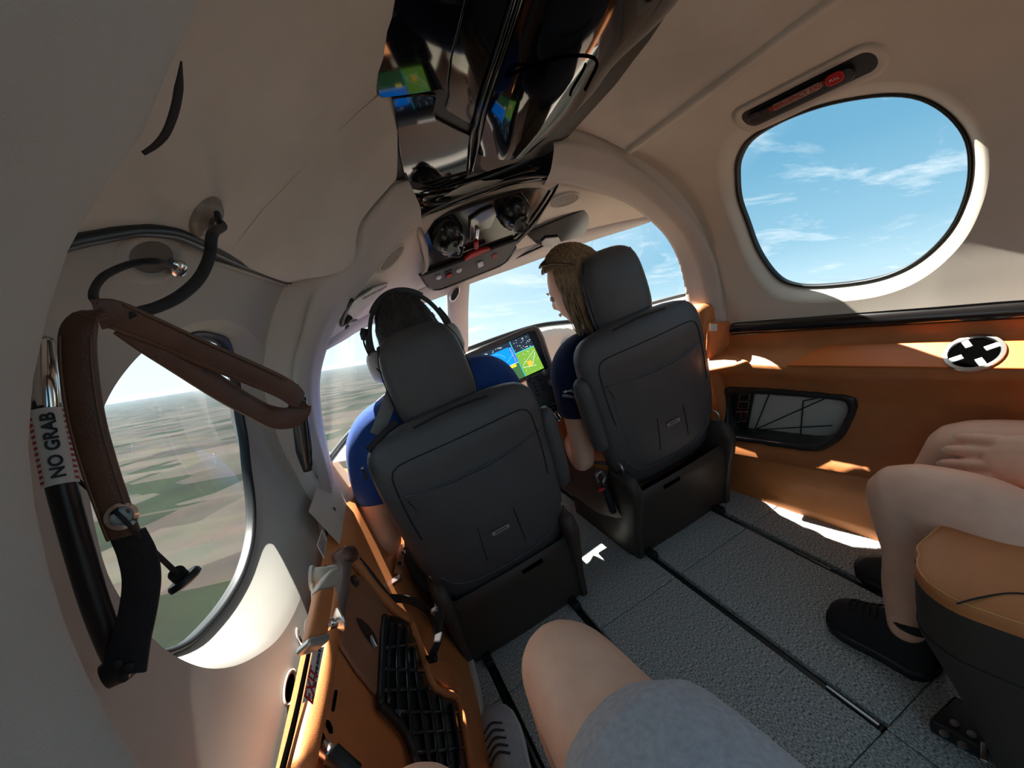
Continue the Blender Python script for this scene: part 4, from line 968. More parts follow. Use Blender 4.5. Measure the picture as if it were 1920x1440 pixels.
lathe('knob_disc', [(0, 0), (.009, 0), (.016, .005), (.016, .007), (0, .009)], kb[1], kb[1]-kb[0]+LN*.01, M['metal'], dh, n=24)
# curved arrow sticker on the cream panel
hd = hitter(door)
stk = [hd(px, py, .0012)[0] for px, py in [(557, 1180), (556, 1190), (560, 1205), (570, 1222), (583, 1236)]]
stn = hd(565, 1205)[1]
stp = strip('arrow_sticker', stk, np.cross(stn, stk[-1]-stk[0]), [.007, .010, .010, .010], .0006, M['white'], door)
tube('arrow_line', [hd(px, py, .0020)[0] for px, py in [(559, 1192), (565, 1207), (576, 1224)]], .0007, M['blacktext'], stp, n=6)
hp_, hpn = hd(577, 1225, .0022)
plate('arrow_head', [hd(px, py, .0022)[0] for px, py in [(581, 1230), (573, 1226), (579, 1221)]], hpn, .0003, M['blacktext'], stp)
# finger slot in the cream panel
so, sn = hd(542, 1290, .001); su = unit(hd(548, 1262)[0]-hd(536, 1318)[0]); sv = np.cross(sn, su)
el = lambda a, b, l: np.array([so+sn*l+su*a*math.cos(t)+sv*b*math.sin(t) for t in np.linspace(0, 2*math.pi, 32, endpoint=False)])
slot = grid('slot_rim', [el(.028, .011, 0), el(.0275, .0105, .002), el(.023, .008, .001), el(.022, .0075, -.001)], M['cream'], door, closed=True)
plate('slot_dark', el(.021, .006, 0), sn, .0006, M['groove'], slot)
# black step tread on the lower door
TO = [(726, 1156), (745, 1160), (767, 1171), (781, 1213), (803, 1283), (826, 1302), (853, 1318), (864, 1375), (874, 1450), (788, 1450), (762, 1377), (736, 1345), (713, 1323), (716, 1250), (720, 1175)]
step = thing('step_tread', 'black ribbed step tread on the inside of the lower door', 'step', loc=tuple(PL(800, 1400)))
plate('tray', [PL(px, py, .002) for px, py in TO], LN, .006, mat('tread_black', (.006, .0065, .008), .30, coat=.3), step, bevel=.002)
rib = mat('tread_rib', (.012, .013, .016), .22, coat=.5)
ribs = [[(734, 1170), (726, 1240), (727, 1320)], [(748, 1172), (744, 1240), (748, 1345)], [(762, 1176), (762, 1240), (770, 1370), (778, 1440)], [(776, 1215), (782, 1280), (795, 1370), (806, 1445)], [(800, 1290), (812, 1350), (822, 1445)], [(824, 1306), (834, 1370), (842, 1445)], [(846, 1320), (856, 1380), (862, 1445)]]
for r_ in ribs: tube('rib', [PL(px, py, .011) for px, py in r_], .0042, rib, step, n=6)
cross = [[(722, 1215), (778, 1208)], [(718, 1255), (796, 1258)], [(716, 1295), (806, 1292)], [(740, 1335), (856, 1335)], [(762, 1375), (864, 1368)], [(778, 1412), (869, 1402)]]
for r_ in cross: tube('crossbar', [PL(px, py, .010) for px, py in r_], .0034, rib, step, n=6, res=4)
tube('side_rail', [PL(px, py, .010) for px, py in [(713, 1323), (736, 1346), (762, 1378), (774, 1410), (790, 1452)]], .006, M['black'], step, n=8)
tube('side_rail', [PL(px, py, .010) for px, py in [(722, 1156), (718, 1200), (713, 1323)]], .006, M['black'], step, n=8)
tube('step_frame', [PL(px, py, .010) for px, py in [(770, 1166), (786, 1208), (808, 1278), (830, 1298), (858, 1312), (872, 1380), (884, 1455)]], .0075, M['orange'], door2, n=10)
plate('frame_panel', [PL(px, py, .002) for px, py in [(796, 1242), (824, 1240), (846, 1250), (858, 1300), (830, 1292), (808, 1272)]], LN, .008, M['orange'], door2, bevel=.003)
# small fittings low on the door
tube('slot_mark', [PL(630, 1296, .001), PL(624, 1332, .001)], .0022, M['groove'], door2, n=6)
plate('oval_hole', [PL(px, py, .0006) for px, py in [(612, 1350), (617, 1352), (623, 1365), (623, 1376), (617, 1374), (612, 1362)]], LN, .0008, M['groove'], door2)
lathe('round_hole', [(.0, 0), (.006, 0), (.006, .001), (0, .001)], PL(602, 1383, .008), LN, M['groove'], door2, n=16)
tube('strut_stub', [PL(604, 1402, .004), PL(622, 1416, .014)], .008, M['metal'], door2, n=12)
tube('strut_sleeve', [PL(620, 1414, .014), PL(640, 1432, .020), PL(665, 1455, .026)], .011, M['black'], door2, n=12)
# placards on the sill, black flap under the arch
hs = hitter(bpy.data.objects['sill_panel'])
plate('placard', [PL(px, py, .012) for px, py in [(604, 992), (613, 1012), (607, 1047), (594, 1022)]], LN, .0008, mat('placard_pink', (.55, .48, .44), .6), door2)
for k in range(5):
    a, b = .15+.17*k, 0
    tube('placard_line', [PL(604-10*a+1, 996+30*a, .0134), PL(612-6*a-1, 1014+30*a, .0134)], .0006, mat('print_rose', (.30, .16, .16), .7), door2, n=5, res=3)
flap = [PY(px, py, .965) for px, py in [(596, 958), (628, 950), (636, 975), (650, 1005), (668, 1022), (652, 1036), (628, 1036), (612, 1002)]]
plate('black_flap', flap, (0, -1, .2), .006, M['black'], door2, bevel=.002)
tube('orange_bolster', [PY(px, py, 1.03) for px, py in [(634, 950), (646, 975), (658, 1000), (672, 1028)]], [.014, .020, .022, .016], M['orange'], door2, n=12)
# floor sill (cream) beside the seat rail
plate('floor_sill', [PZ(px, py, .004) for px, py in [(852, 1168), (872, 1162), (889, 1230), (906, 1310), (914, 1366), (896, 1372), (880, 1315), (866, 1240)]], (0, 0, 1), .03, M['cream'], floor, bevel=.004)
plate('sill_cover', [PZ(px, py, .006) for px, py in [(868, 1312), (884, 1310), (895, 1325), (904, 1372), (900, 1420), (884, 1440)]], (0, 0, 1), .032, mat('sill_grey', (.28, .25, .22), .5), floor, bevel=.004)
# ---------------- cockpit side: headset jacks, cables, belt
jp = [PL(px, py, .004) for px, py in [(749, 1021), (764, 1024), (762, 1050), (752, 1081), (737, 1076), (742, 1046)]]
jk = thing('jack_panel', 'small orange headset jack plate on the left sidewall', 'jack panel', loc=tuple(np.mean(jp, 0)))
plate('plate', jp, LN, .004, M['tan'], jk, bevel=.001)
for px, py in ((755, 1037), (750, 1057)): 
    b_ = box('jack', PL(px, py, .010), (.018, .018, .004), M['railmetal'], jk, ux=fwd, uy=LN, bevel=.001)
    lathe('socket', [(.004, 0), (.004, .002), (0, .002)], PL(px, py, .012), LN, M['groove'], b_, n=12)
box('plug', PL(744, 1087, .010), (.02, .026, .008), mat('plug_brown', (.05, .022, .016), .5), jk, ux=fwd, uy=LN, bevel=.003)
pg = thing('headset_plug', 'black headset plugs with cable on the left sidewall', 'plug', loc=tuple(PL(741, 1005, .01)))
for dx, dy in ((-4, -4), (3, 2), (-1, 8), (6, -6)): box('plug_body', PL(741+dx, 1004+dy, .012), (.010, .012, .012), M['black'], pg, bevel=.002)
tube('cable', [PL(px, py, .014) for px, py in [(744, 1000), (752, 995), (758, 1003), (760, 1020), (764, 1030)]], .0028, M['cord'], pg, n=8)
cb = thing('seat_belt', 'black seat belt webbing draped beside the left seat', 'seat belt', loc=tuple(PZ(808, 1235, .05)))
strip('webbing', [PL(762, 1028, .02), PL(772, 1052, .024), PL(788, 1080, .03), PL(806, 1108, .034)], LN, [.010, .026, .030, .012], .016, M['webbing'], cb)
tube('cord', [PL(806, 1104, .03), PL(811, 1120, .026), PL(808, 1140, .024), PL(812, 1160, .03)], .003, M['cord'], cb, n=8)
strip('shoulder_strap', [PL(732, 1122, .012), PL(755, 1123, .016), PL(780, 1130, .022), (PL(802, 1146, .028)), PL(814, 1172, .034), PL(817, 1205, .036), PL(806, 1232, .03)], LN*.5+V(0, 0, .8), .016, .006, M['webbing'], cb)
strip('lap_strap', [PL(820, 1145, .05), PL(826, 1170, .05), PL(822, 1200, .046), PL(812, 1228, .036)], LN, .014, .006, M['webbing'], cb)
box('buckle', PL(820, 1152, .045), (.014, .034, .016), M['railmetal'], cb, ux=fwd, uy=dn, bevel=.003)
box('buckle_tongue', PL(822, 1142, .052), (.010, .03, .004), M['chrome'], cb, ux=fwd, uy=dn, bevel=.001)
tube('anchor', [PL(796, 1236, .012), PL(808, 1236, .02), PL(818, 1234, .03)], .007, M['black'], cb, n=10)
bx = thing('side_pocket', 'orange side pocket with papers beside the left seat', 'pocket', loc=tuple(PL(795, 1060, .01)))
plate('pocket_wall', [PL(px, py, .004) for px, py in [(775, 1030), (792, 1030), (812, 1058), (815, 1110), (800, 1100), (782, 1060)]], LN, .010, M['orange'], bx, bevel=.002)
plate('papers', [PL(px, py, .016) for px, py in [(788, 1056), (806, 1062), (814, 1080), (806, 1092), (796, 1078)]], LN, .006, M['white'], bx, bevel=.001)
plate('metal_edge', [PL(px, py, .018) for px, py in [(800, 1040), (806, 1044), (828, 1100), (822, 1104)]], LN, .006, silver, bx, bevel=.001)
# pilot's side stick
ss = thing('side_stick', 'silver side stick with coiled cord beside the pilot', 'control stick', loc=tuple(PY(648, 975, 1.12)))
tube('stick', [PY(640, 915, 1.14), PY(645, 935, 1.13), PY(650, 960, 1.12)], [.004, .009, .012], M['metal'], ss, n=12)
box('grip', PY(652, 958, 1.12), (.02, .02, .05), M['railmetal'], ss, bevel=.005)
coil = [PY(660, 938, 1.10)*(1-t)+PY(657, 990, 1.08)*t+.006*(math.cos(30*math.pi*t)*V(1, 0, 0)+math.sin(30*math.pi*t)*V(0, 1, .2)) for t in np.linspace(0, 1, 140)]
tube('coiled_cord', coil, .0018, M['cord'], ss, n=6, spline=False)
# black grab handle on the pillar
gh = thing('grab_handle', 'black grab handle on the pillar left of the cockpit opening', 'handle', loc=tuple(PY(570, 810, .93)))
tube('bar', [PY(px, py, .90) for px, py in [(553, 722), (560, 745), (565, 800), (571, 850), (577, 883)]], [.006, .013, .015, .015, .008], mat('handle_bar_black', (.018, .016, .018), .3, coat=.3), gh, n=14, flat=.7, up=(0, 1, 0))
tube('trim_strip', [PY(px, py, .885) for px, py in [(571, 745), (576, 800), (583, 872)]], .003, M['gloss'], gh, n=8)

# ================================================================== door hardware close to the camera
# brown leather pull strap
wl = V(.45, .1, .85)
ps = thing('pull_strap', 'brown stitched leather door pull strap folded into a long loop', 'strap', loc=tuple(PY(228, 968, .36)))
def stitches(P, W, off, w, par, n=None):
    c = cat(P, 120); T_ = np.gradient(c, axis=0); T_ /= np.linalg.norm(T_, axis=1)[:, None]
    Wn = np.tile(np.array(W, float), (120, 1)) if np.array(W).ndim == 1 else cat(W, 120)
    Wn = Wn-(Wn*T_).sum(1)[:, None]*T_; Wn /= np.linalg.norm(Wn, axis=1)[:, None]; Bn = np.cross(T_, Wn)
    if Bn[60].dot(CAM-c[60]) < 0: Bn = -Bn
    for s in (-1, 1): tube('stitching', c+Wn*s*w*.40+Bn*off, .0007, mat('stitch_tan', (.16, .085, .05), .7), par, n=5, spline=False)
va = [PY(px, py, y) for px, py, y in [(196, 585, .372), (160, 600, .368), (146, 630, .364), (149, 700, .36), (163, 790, .358), (188, 880, .358), (212, 950, .36), (232, 1005, .362)]]
wv = [PY(px+30, py-8, y)-PY(px-30, py+8, y) for px, py, y in [(196, 585, .372), (160, 600, .368), (146, 630, .364), (149, 700, .36), (163, 790, .358), (188, 880, .358), (212, 950, .36), (232, 1005, .362)]]
s1 = strip('strap_band', va, wv, .019, .004, M['strap'], ps, res=60)
stitches(va[2:], wv[2:], .0026, .019, ps)
lp_ = [(180, 590, .375), (215, 590, .38), (290, 622, .40), (380, 662, .43), (470, 700, .46), (530, 727, .48), (558, 748, .49), (562, 766, .492), (545, 783, .49), (505, 780, .48), (440, 745, .455), (370, 700, .43), (300, 652, .405), (235, 605, .39)]
vb = [PY(*p) for p in lp_]
wb = [unit(PY(px-10, py+22, y)-PY(px+10, py-22, y))+V(.7, 0, 0)*s for (px, py, y), s in zip(lp_, [.3]*5+[.6, .9, 1, .9, .7, .6, .6, .6, .6])]
s2 = strip('strap_loop', vb, wb, [.020, .021, .022, .022, .022, .022, .021], .0036, M['strap'], ps, res=110)
stitches(vb[1:6], wb[1:6], .0024, .021, ps)
stitches(vb[9:13], wb[9:13], .0024, .021, ps)
gr, gn = PY(228, 968, .357), unit(CAM-PY(228, 968, .36))
lathe('grommet', [(.0085, 0), (.009, .003), (.0065, .0045), (.0045, .002), (.0045, 0)], gr, gn, M['chrome'], ps, n=24, caps=False)
lathe('grommet_hole', [(.0046, .0012), (0, .0012)][::-1], gr, gn, M['white'], ps, n=16)
# black webbing tail below it
tl = [(240, 1000, .363), (258, 1040, .364), (266, 1085, .364), (260, 1140, .362), (246, 1200, .358), (232, 1262, .352)]
wt = thing('webbing_tail', 'black webbing strap hanging from the brown pull strap', 'strap', loc=tuple(PY(232, 1262, .352)))
strip('webbing', [PY(*p) for p in tl], [PY(px+30, py-6, y)-PY(px-30, py+6, y) for px, py, y in tl], [.020, .022, .022, .022, .023, .026], .004, M['webbing'], wt, res=50)
# gas strut with NO GRAB decal
gs = thing('gas_strut', 'black gas strut with red and white decal beside the door window', 'strut', loc=tuple(PY(242, 1285, .35)))
sp_ = [(84, 712, .40), (90, 790, .392), (108, 880, .384), (134, 980, .378), (172, 1110, .372), (203, 1195, .37), (228, 1250, .37)]
P_ = [PY(*p) for p in sp_]
tube('rod', [PY(78, 640, .42), P_[0], P_[1]], .007, M['chrome'], gs, n=12)
tube('cylinder', P_, [.0068, .0078, .0082, .0082, .0082, .0082, .008], mat('strut_black', (.008, .008, .010), .35), gs, n=20, res=60)
lathe('end_joint', [(0, -.012), (.009, -.010), (.011, 0), (.009, .010), (0, .012)], P_[-1], (1, .3, 0), M['black'], gs, n=20)
for dx, dy in ((-14, -20), (8, -14), (-2, 6)): lathe('bolt', [(0, -.002), (.003, -.002), (.003, .003), (0, .0035)], PY(236+dx, 1262+dy, .352), (.2, -1, .2), M['black'], gs, n=10)
d0, d1_ = PY(92, 770, .372), PY(116, 918, .350)
ax = unit(d1_-d0); toc = unit(CAM-(d0+d1_)/2); sd = unit(np.cross(ax, toc)); toc = np.cross(sd, ax); toc = toc if toc.dot(CAM-d0) > 0 else -toc
axp0, axp1 = PY(88, 772, .394), PY(115, 912, .3815)
def wrapq(t0, t1, a0, a1, r_): # patch on the cylinder wall
    c = cat(P_, 60); 
    return [[(axp0*(1-t)+axp1*t)+r_*(math.cos(a)*toc+math.sin(a)*sd) for a in np.linspace(a0, a1, 10)] for t in np.linspace(t0, t1, 6)]
dec = grid('decal', wrapq(0, 1, -1.3, 1.3, .0096), M['white'], gs)
for k in range(13):
    for sgn in (-1, 1):
        t = .02+k*.075; grid('decal_stripe', [[(axp0*(1-(t+.03*(j))-0)+axp1*(t+.03*j))+.0099*(math.cos(a)*toc+math.sin(a)*sd) for a in np.linspace(sgn*.85, sgn*1.22, 4)] if i == 0 else [(axp0*(1-(t+.035+.03*j))+axp1*(t+.035+.03*j))+.0099*(math.cos(a)*toc+math.sin(a)*sd) for a in np.linspace(sgn*.85, sgn*1.22, 4)] for i, j in ((0, 0), (1, 0))], M['redtext'], dec)
text('decal_text', 'NO GRAB', (axp0+axp1)/2+toc*.0103, -unit(axp1-axp0), -sd if (-sd).dot(unit(PY(60, 850, .37)-PY(110, 845, .37))) > 0 else sd, .0100, M['blacktext'], dec, bold=.0003)
# locking pin on its cable
pn = thing('locking_pin', 'black locking pin with round head on a thin cable', 'pin', loc=tuple(PY(345, 1085, .40)))
tube('cable', [PY(146, 900, .40), PY(190, 938, .385), PY(228, 970, .352), PY(280, 1025, .37), PY(335, 1078, .395)], [.0014, .0014, .0018, .0022], M['cord'], pn, n=8)
pa = unit(PY(335, 1078, .395)-PY(280, 1025, .37))
lathe('pin_collar', [(.0, 0), (.006, 0), (.006, .008), (0, .009)], PY(331, 1074, .393), pa, M['black'], pn, n=16)
lathe('pin_head', [(0, 0), (.011, 0), (.0125, .002), (.0125, .005), (.010, .0065), (0, .007)], PY(341, 1082, .398), pa+V(.3, -.6, .2), M['black'], pn, n=28)
# ceiling boot and door recess with the black lanyard between them
hc = hitter(ceiling)
c0_, n0_ = hc(385, 405, -.004)
bt = thing('ceiling_anchor', 'beige moulded anchor boot with chrome pin on the headliner', 'anchor', loc=tuple(c0_))
lathe('boot', [(.026, -.004), (.025, .006), (.018, .013), (.011, .015), (.009, .012), (0, .011)], c0_, n0_, mat('boot_taupe', (.24, .20, .165), .35), bt, n=30)
tube('pin', [c0_+n0_*.006, c0_+n0_*.022], .006, M['chrome'], bt, n=14)
c1_, n1_ = hd(285, 482, .001)
u1 = unit(hd(345, 492)[0]-hd(225, 472)[0]); v1 = np.cross(n1_, u1)
da = thing('door_anchor', 'oval recess with chrome pin at the top of the door panel', 'anchor', loc=tuple(c1_))
fitd = lambda P, l: np.array([(-hw(p[1], p[2], -l), p[1], p[2]) for p in P])
eo = lambda a, b: np.array([c1_+u1*a*math.cos(t)+v1*b*math.sin(t) for t in np.linspace(0, 2*math.pi, 36, endpoint=False)])
grid('recess_rim', [fitd(eo(.056, .030), .0), fitd(eo(.050, .026), .005), fitd(eo(.044, .022), .004), fitd(eo(.036, .017), .001)], M['doorgrey'], da, closed=True)
plate('recess_floor', fitd(eo(.039, .019), .0008), -n1_, .002, mat('recess_grey', (.14, .125, .105), .6), da)
c2_, n2_ = hd(318, 497, .006)
lathe('pin', [(.009, -.006), (.0095, .006), (.006, .009), (0, .010)], c2_, n2_+V(0, -.5, 0), M['chrome'], da, n=20)
ly = thing('lanyard', 'black braided lanyard hanging between headliner and door anchors', 'cord', loc=tuple(c0_))
tube('braid', [c0_+n0_*.03+V(.0, -.03, .012), c0_+n0_*.024+V(0, -.012, .004), c0_+n0_*.024, PY(399, 438, .46), PY(393, 480, .45), PY(374, 521, .44), PY(340, 553, .425), PY(300, 574, .41), PY(262, 585, .395), PY(235, 590, .385)], [.003, .0045, .0045, .0045, .0046, .0046, .0046, .004], M['cord'], ly, n=10, res=90)
tube('thin_end', [PY(188, 572, .375), PY(176, 560, .38), PY(178, 540, .40), PY(195, 518, .42), PY(230, 500, .44), PY(265, 491, .45), PY(300, 491, .46), c2_], .0028, M['cord'], ly, n=8, res=70)
# ================================================================== SEATS
def front_seat(cx, s, dy, dz, label, tag_label):
    """front seat seen from behind; s = +1 when the folded armrest is on the +x side"""
    t = thing('front_seat', label, 'seat', 'pair of front cockpit seats', loc=(cx, 1.05, 0))
    W = [(.205, .150), (.23, .168), (.28, .184), (.36, .198), (.48, .206), (.58, .210), (.625, .208), (.65, .196), (.666, .172), (.676, .13), (.68, .06)]
    wz = lambda z: np.interp(z, [a for a, b in W], [b for a, b in W])
    def yc(z): return .955+dy+.03*((z-.45)/.25)**2*(1 if z < .45 else .25)
    def dpt(z): return np.interp(z, [.2, .3, .6, .66, .68], [.040, .052, .050, .036, .010])
    def yb(x, z, p=3.2): r = min(1, abs(x)/wz(z)); return yc(z)-dpt(z)*(1-r**p)**(1/p)
    rows = []
    for z in np.r_[np.linspace(.205, .6, 22), .615, .63, .643, .655, .664, .671, .677, .68]:
        a = np.linspace(0, 2*math.pi, 48, endpoint=False); w, d = wz(z), dpt(z)
        sg = lambda v: np.sign(v)*abs(v)**(2/3.2)
        rows.append([(cx+w*sg(math.cos(q)), yc(z)+d*sg(math.sin(q))*(1 if math.sin(q) < 0 else .9), z+dz) for q in a])
    grid('backrest', rows, M['brown'], t, closed=True, caps=True)
    B3 = lambda x, z, l=0: V(cx+x, yb(x, z)-l, z+dz)
    # stitched lines: yoke panel, pocket top, side seams, bottom piping
    for nm, P, r_, m_ in (('yoke_seam', [(-.166, .43), (-.172, .50), (-.172, .585), (-.160, .606), (-.128, .613), (0, .613), (.128, .613), (.160, .606), (.172, .585), (.172, .50), (.166, .43)], .0016, M['seam']),
                          ('pocket_hem', [(-.165, .541), (-.10, .532), (0, .528), (.10, .532), (.165, .541)], .0032, M['brown']),
                          ('side_seam', [(-.204, .545), (-.165, .537)], .0014, M['piping']), ('side_seam', [(.165, .537), (.204, .545)], .0014, M['piping']),
                          ('dart_seam', [(-.160, .53), (-.128, .43), (-.118, .40)], .0014, M['seam']),
                          ('lower_piping', [(-.160, .315), (-.140, .283), (-.10, .262), (0, .252), (.10, .262), (.140, .283), (.160, .315)], .0028, M['brown']),
                          ('lower_piping', [(-.150, .225), (0, .215), (.150, .225)], .0014, M['seam'])):
        c = cat(P, 40); tube(nm, [B3(x, z, .0008) for x, z in c], r_, m_, t, n=6, spline=False)
    # map pocket: a second skin standing proud
    rows = []
    for k, v in enumerate(np.linspace(0, 1, 14)):
        row = []
        for u in np.linspace(-1, 1, 26):
            zt = .528+.013*u*u; zb = .262+.05*u**4; hw_ = .160-.022*v; z = zt*(1-v)+zb*v; x = u*hw_
            row.append(B3(x, z, .0075*(1-abs(u)**6)*(1-.5*v)+.0008))
        rows.append(row)
    grid('map_pocket', rows, M['brown'], t)
    for x0 in (-.045, .05): tube('pocket_pleat', [B3(x0, .40, .0075), B3(x0*1.05, .35, .007), B3(x0*1.1, .30, .006)], .0010, M['seam'], t, n=6)
    # small plate near the middle of the pocket
    tg_o = B3(.004, .366, .010); pl_ = plate('name_plate', on(tg_o, (1, 0, 0), (0, 0, 1), rrect(.046, .010, .0015, 3)), (0, -1, 0), .001, mat('plate_silver', (.42, .41, .41), .4, .5), t)
    for k in range(6): box('plate_print', tg_o+V(-.0125+.005*k, -.0012, 0), (.003, .0004, .004), M['blacktext'], pl_, bevel=0)
    # headrest
    rows = []
    for z, w, d in ((.640, .066, .018), (.648, .083, .030), (.665, .094, .037), (.70, .100, .041), (.75, .099, .042), (.80, .096, .040), (.835, .088, .035), (.853, .074, .027), (.864, .052, .016), (.868, .022, .006)):
        a = np.linspace(0, 2*math.pi, 40, endpoint=False); sg = lambda v, p=3.0: np.sign(v)*abs(v)**(2/p)
        rows.append([(cx-.006*s+w*sg(math.cos(q)), 1.005+dy+.25*(z-.64)*.3+d*sg(math.sin(q), 2.6), z+dz) for q in a])
    hr_ = grid('headrest', rows, M['brown'], t, closed=True, caps=True, sub=1)
    for sx in (-1, 1):
        tube('headrest_seam', [V(cx-.006*s+sx*w, 1.005+dy+.075*(z-.64)-.006, z+dz) for z, w in ((.652, .086), (.68, .098), (.75, .100), (.81, .096), (.85, .078))], .0013, M['seam'], hr_, n=6)
    tube('neck_gap', [B3(x, z, .001) for x, z in ((-.09, .668), (0, .672), (.09, .668))], .003, M['seam'], t, n=6)
    # folded armrest on the inboard side
    rows = []
    for z, w, d in ((.365, .010, .012), (.375, .020, .024), (.40, .023, .028), (.48, .024, .030), (.54, .023, .028), (.568, .018, .022), (.580, .008, .010)):
        a = np.linspace(0, 2*math.pi, 24, endpoint=False); x0 = .218-.05*(.55-z)
        rows.append([(cx+s*x0+w*math.cos(q), .945+dy+d*math.sin(q), z+dz) for q in a])
    grid('folded_armrest', rows, M['brown'], t, closed=True, caps=True)
    # base: shell behind the cushion, hinge covers, pedestal
    bw = .182
    base = []
    for z, w, y0 in ((.0, .196, .958), (.02, .194, .952), (.12, .186, .925), (.20, .182, .905), (.225, .178, .903), (.235, .17, .91)):
        base.append([(cx-w, 1.30, z), (cx-w, y0+.05, z), (cx-w+.004, y0+.02, z), (cx-w+.02, y0+.004, z), (cx, y0, z), (cx+w-.02, y0+.004, z), (cx+w-.004, y0+.02, z), (cx+w, y0+.05, z), (cx+w, 1.30, z)])
    grid('base_shell', base, M['browntrim'], t, angle=50)
    box('base_front', (cx, 1.31, .11), (.36, .02, .22), M['browntrim'], t)
    box('underframe', (cx, 1.12, .03), (.30, .30, .05), M['black'], t)
    for x0 in (RAILS[0:2] if cx < 0 else RAILS[2:4]): box('rail_shoe', (x0, .99, .010), (.020, .14, .018), M['black'], t, bevel=.002)
    for sx in (-1, 1):
        hx = cx+sx*.178
        c_ = [(hx-.016, .885+dy), (hx+.016, .885+dy)]
        rows = []
        for z, w, y0, y1 in ((.0, .012, .95, 1.02), (.10, .014, .93, 1.03), (.20, .017, .895, 1.03), (.255, .019, .880, 1.02), (.288, .018, .892, 1.0), (.300, .012, .91, .98)):
            rows.append([(hx-w, y1, z), (hx-w, y0+.012, z), (hx-w*.6, y0, z), (hx+w*.6, y0, z), (hx+w, y0+.012, z), (hx+w, y1, z)])
        hcov = grid('hinge_cover', rows, M['browntrim'], t, closed=True, caps=True, angle=60)
        lathe('screw', [(0, 0), (.004, 0), (.004, .0015), (0, .002)], (hx, .886, .262), (0, -1, .3), M['black'], hcov, n=12)
        tube('belt_loop', [(hx, .93, .30), (hx+sx*.004, .925, .325), (hx, .95, .335), (hx, .965, .31)], .0035, M['metal'], t, n=8)
    plate('base_slot', [(cx+a, .9065-.0, z) for a, z in ((-.03+.06*s*0+.05*s, .222), (.03+.05*s, .222), (.03+.05*s, .210), (-.03+.05*s, .210))], (0, -1, 0), .003, M['groove'], t)
    # cushion
    rows = []
    for y, w in ((.99, .17), (1.02, .20), (1.08, .225), (1.2, .232), (1.36, .23), (1.41, .215), (1.43, .18)):
        rows.append([(cx-w*.9, y, .17), (cx-w, y, .20), (cx-w, y, .29), (cx-w*.93, y, .315), (cx-w*.6, y, .31), (cx+w*.6, y, .31), (cx+w*.93, y, .315), (cx+w, y, .29), (cx+w, y, .20), (cx+w*.9, y, .17)])
    cu = grid('cushion', rows, M['orange'], t, closed=True, caps=True, sub=1)
    for sx in (-1, 1): 
        tube('cushion_piping', [(cx+sx*w_, y, .312) for y, w_ in ((1.0, .185), (1.08, .215), (1.2, .224), (1.4, .21))], .004, M['brown'], cu, n=8)
        rows = [[(cx+sx*(w+.03*min(1, max(0, (y-1.0)/.08))), y, z) for y in np.linspace(.98, 1.42, 16)] for z, w in ((.30, .197), (.27, .209), (.21, .206), (.15, .196), (.12, .188))]
        grid('cushion_skirt', rows, mat('skirt_brown', (.17, .10, .08), .5), cu)
    return t, B3
seatL, BL3 = front_seat(-.2825, 1, -.012, 0, 'dark brown leather front seat on the left with the pilot', '')
seatR, BR3 = front_seat(.2825, -1, .012, .018, 'dark brown leather front seat on the right with the blonde passenger', '')
# grey shoulder belt on the pilot's seat
sb = thing('shoulder_belt', 'grey shoulder belt over the pilot left shoulder', 'seat belt', loc=(-.42, 1.0, .7))
strip('webbing', [PY(744, 690, 1.03), PY(736, 735, 1.02), PY(722, 775, 1.0), PY(706, 815, .985)], PY(745, 770, 1.0)-PY(720, 765, 1.0), .030, .003, M['belt'], sb)
strip('belt_guide', [PY(744, 792, .945), PY(720, 812, .945), PY(690, 845, .942)], V(0, .6, .4), .016, .006, M['black'], sb)
box('belt_tag', PY(684, 888, .905), (.006, .012, .026), M['black'], sb, bevel=.001)
# small red-latched belt buckle between the seats
bk = thing('belt_buckle', 'black belt buckle with red latch beside the right seat', 'buckle', loc=(.06, .97, .1))
tube('stalk', [PY(1150, 960, .96), PY(1140, 930, .96), PY(1130, 905, .96)], .010, M['black'], bk, n=10)
tube('loop', [PY(1122, 905, .96), PY(1118, 893, .96), PY(1126, 885, .96), PY(1134, 893, .96), PY(1130, 906, .96)], .005, M['railmetal'], bk, n=8)
box('red_latch', PY(1128, 918, .955), (.022, .008, .008), M['red'], bk, bevel=.002)

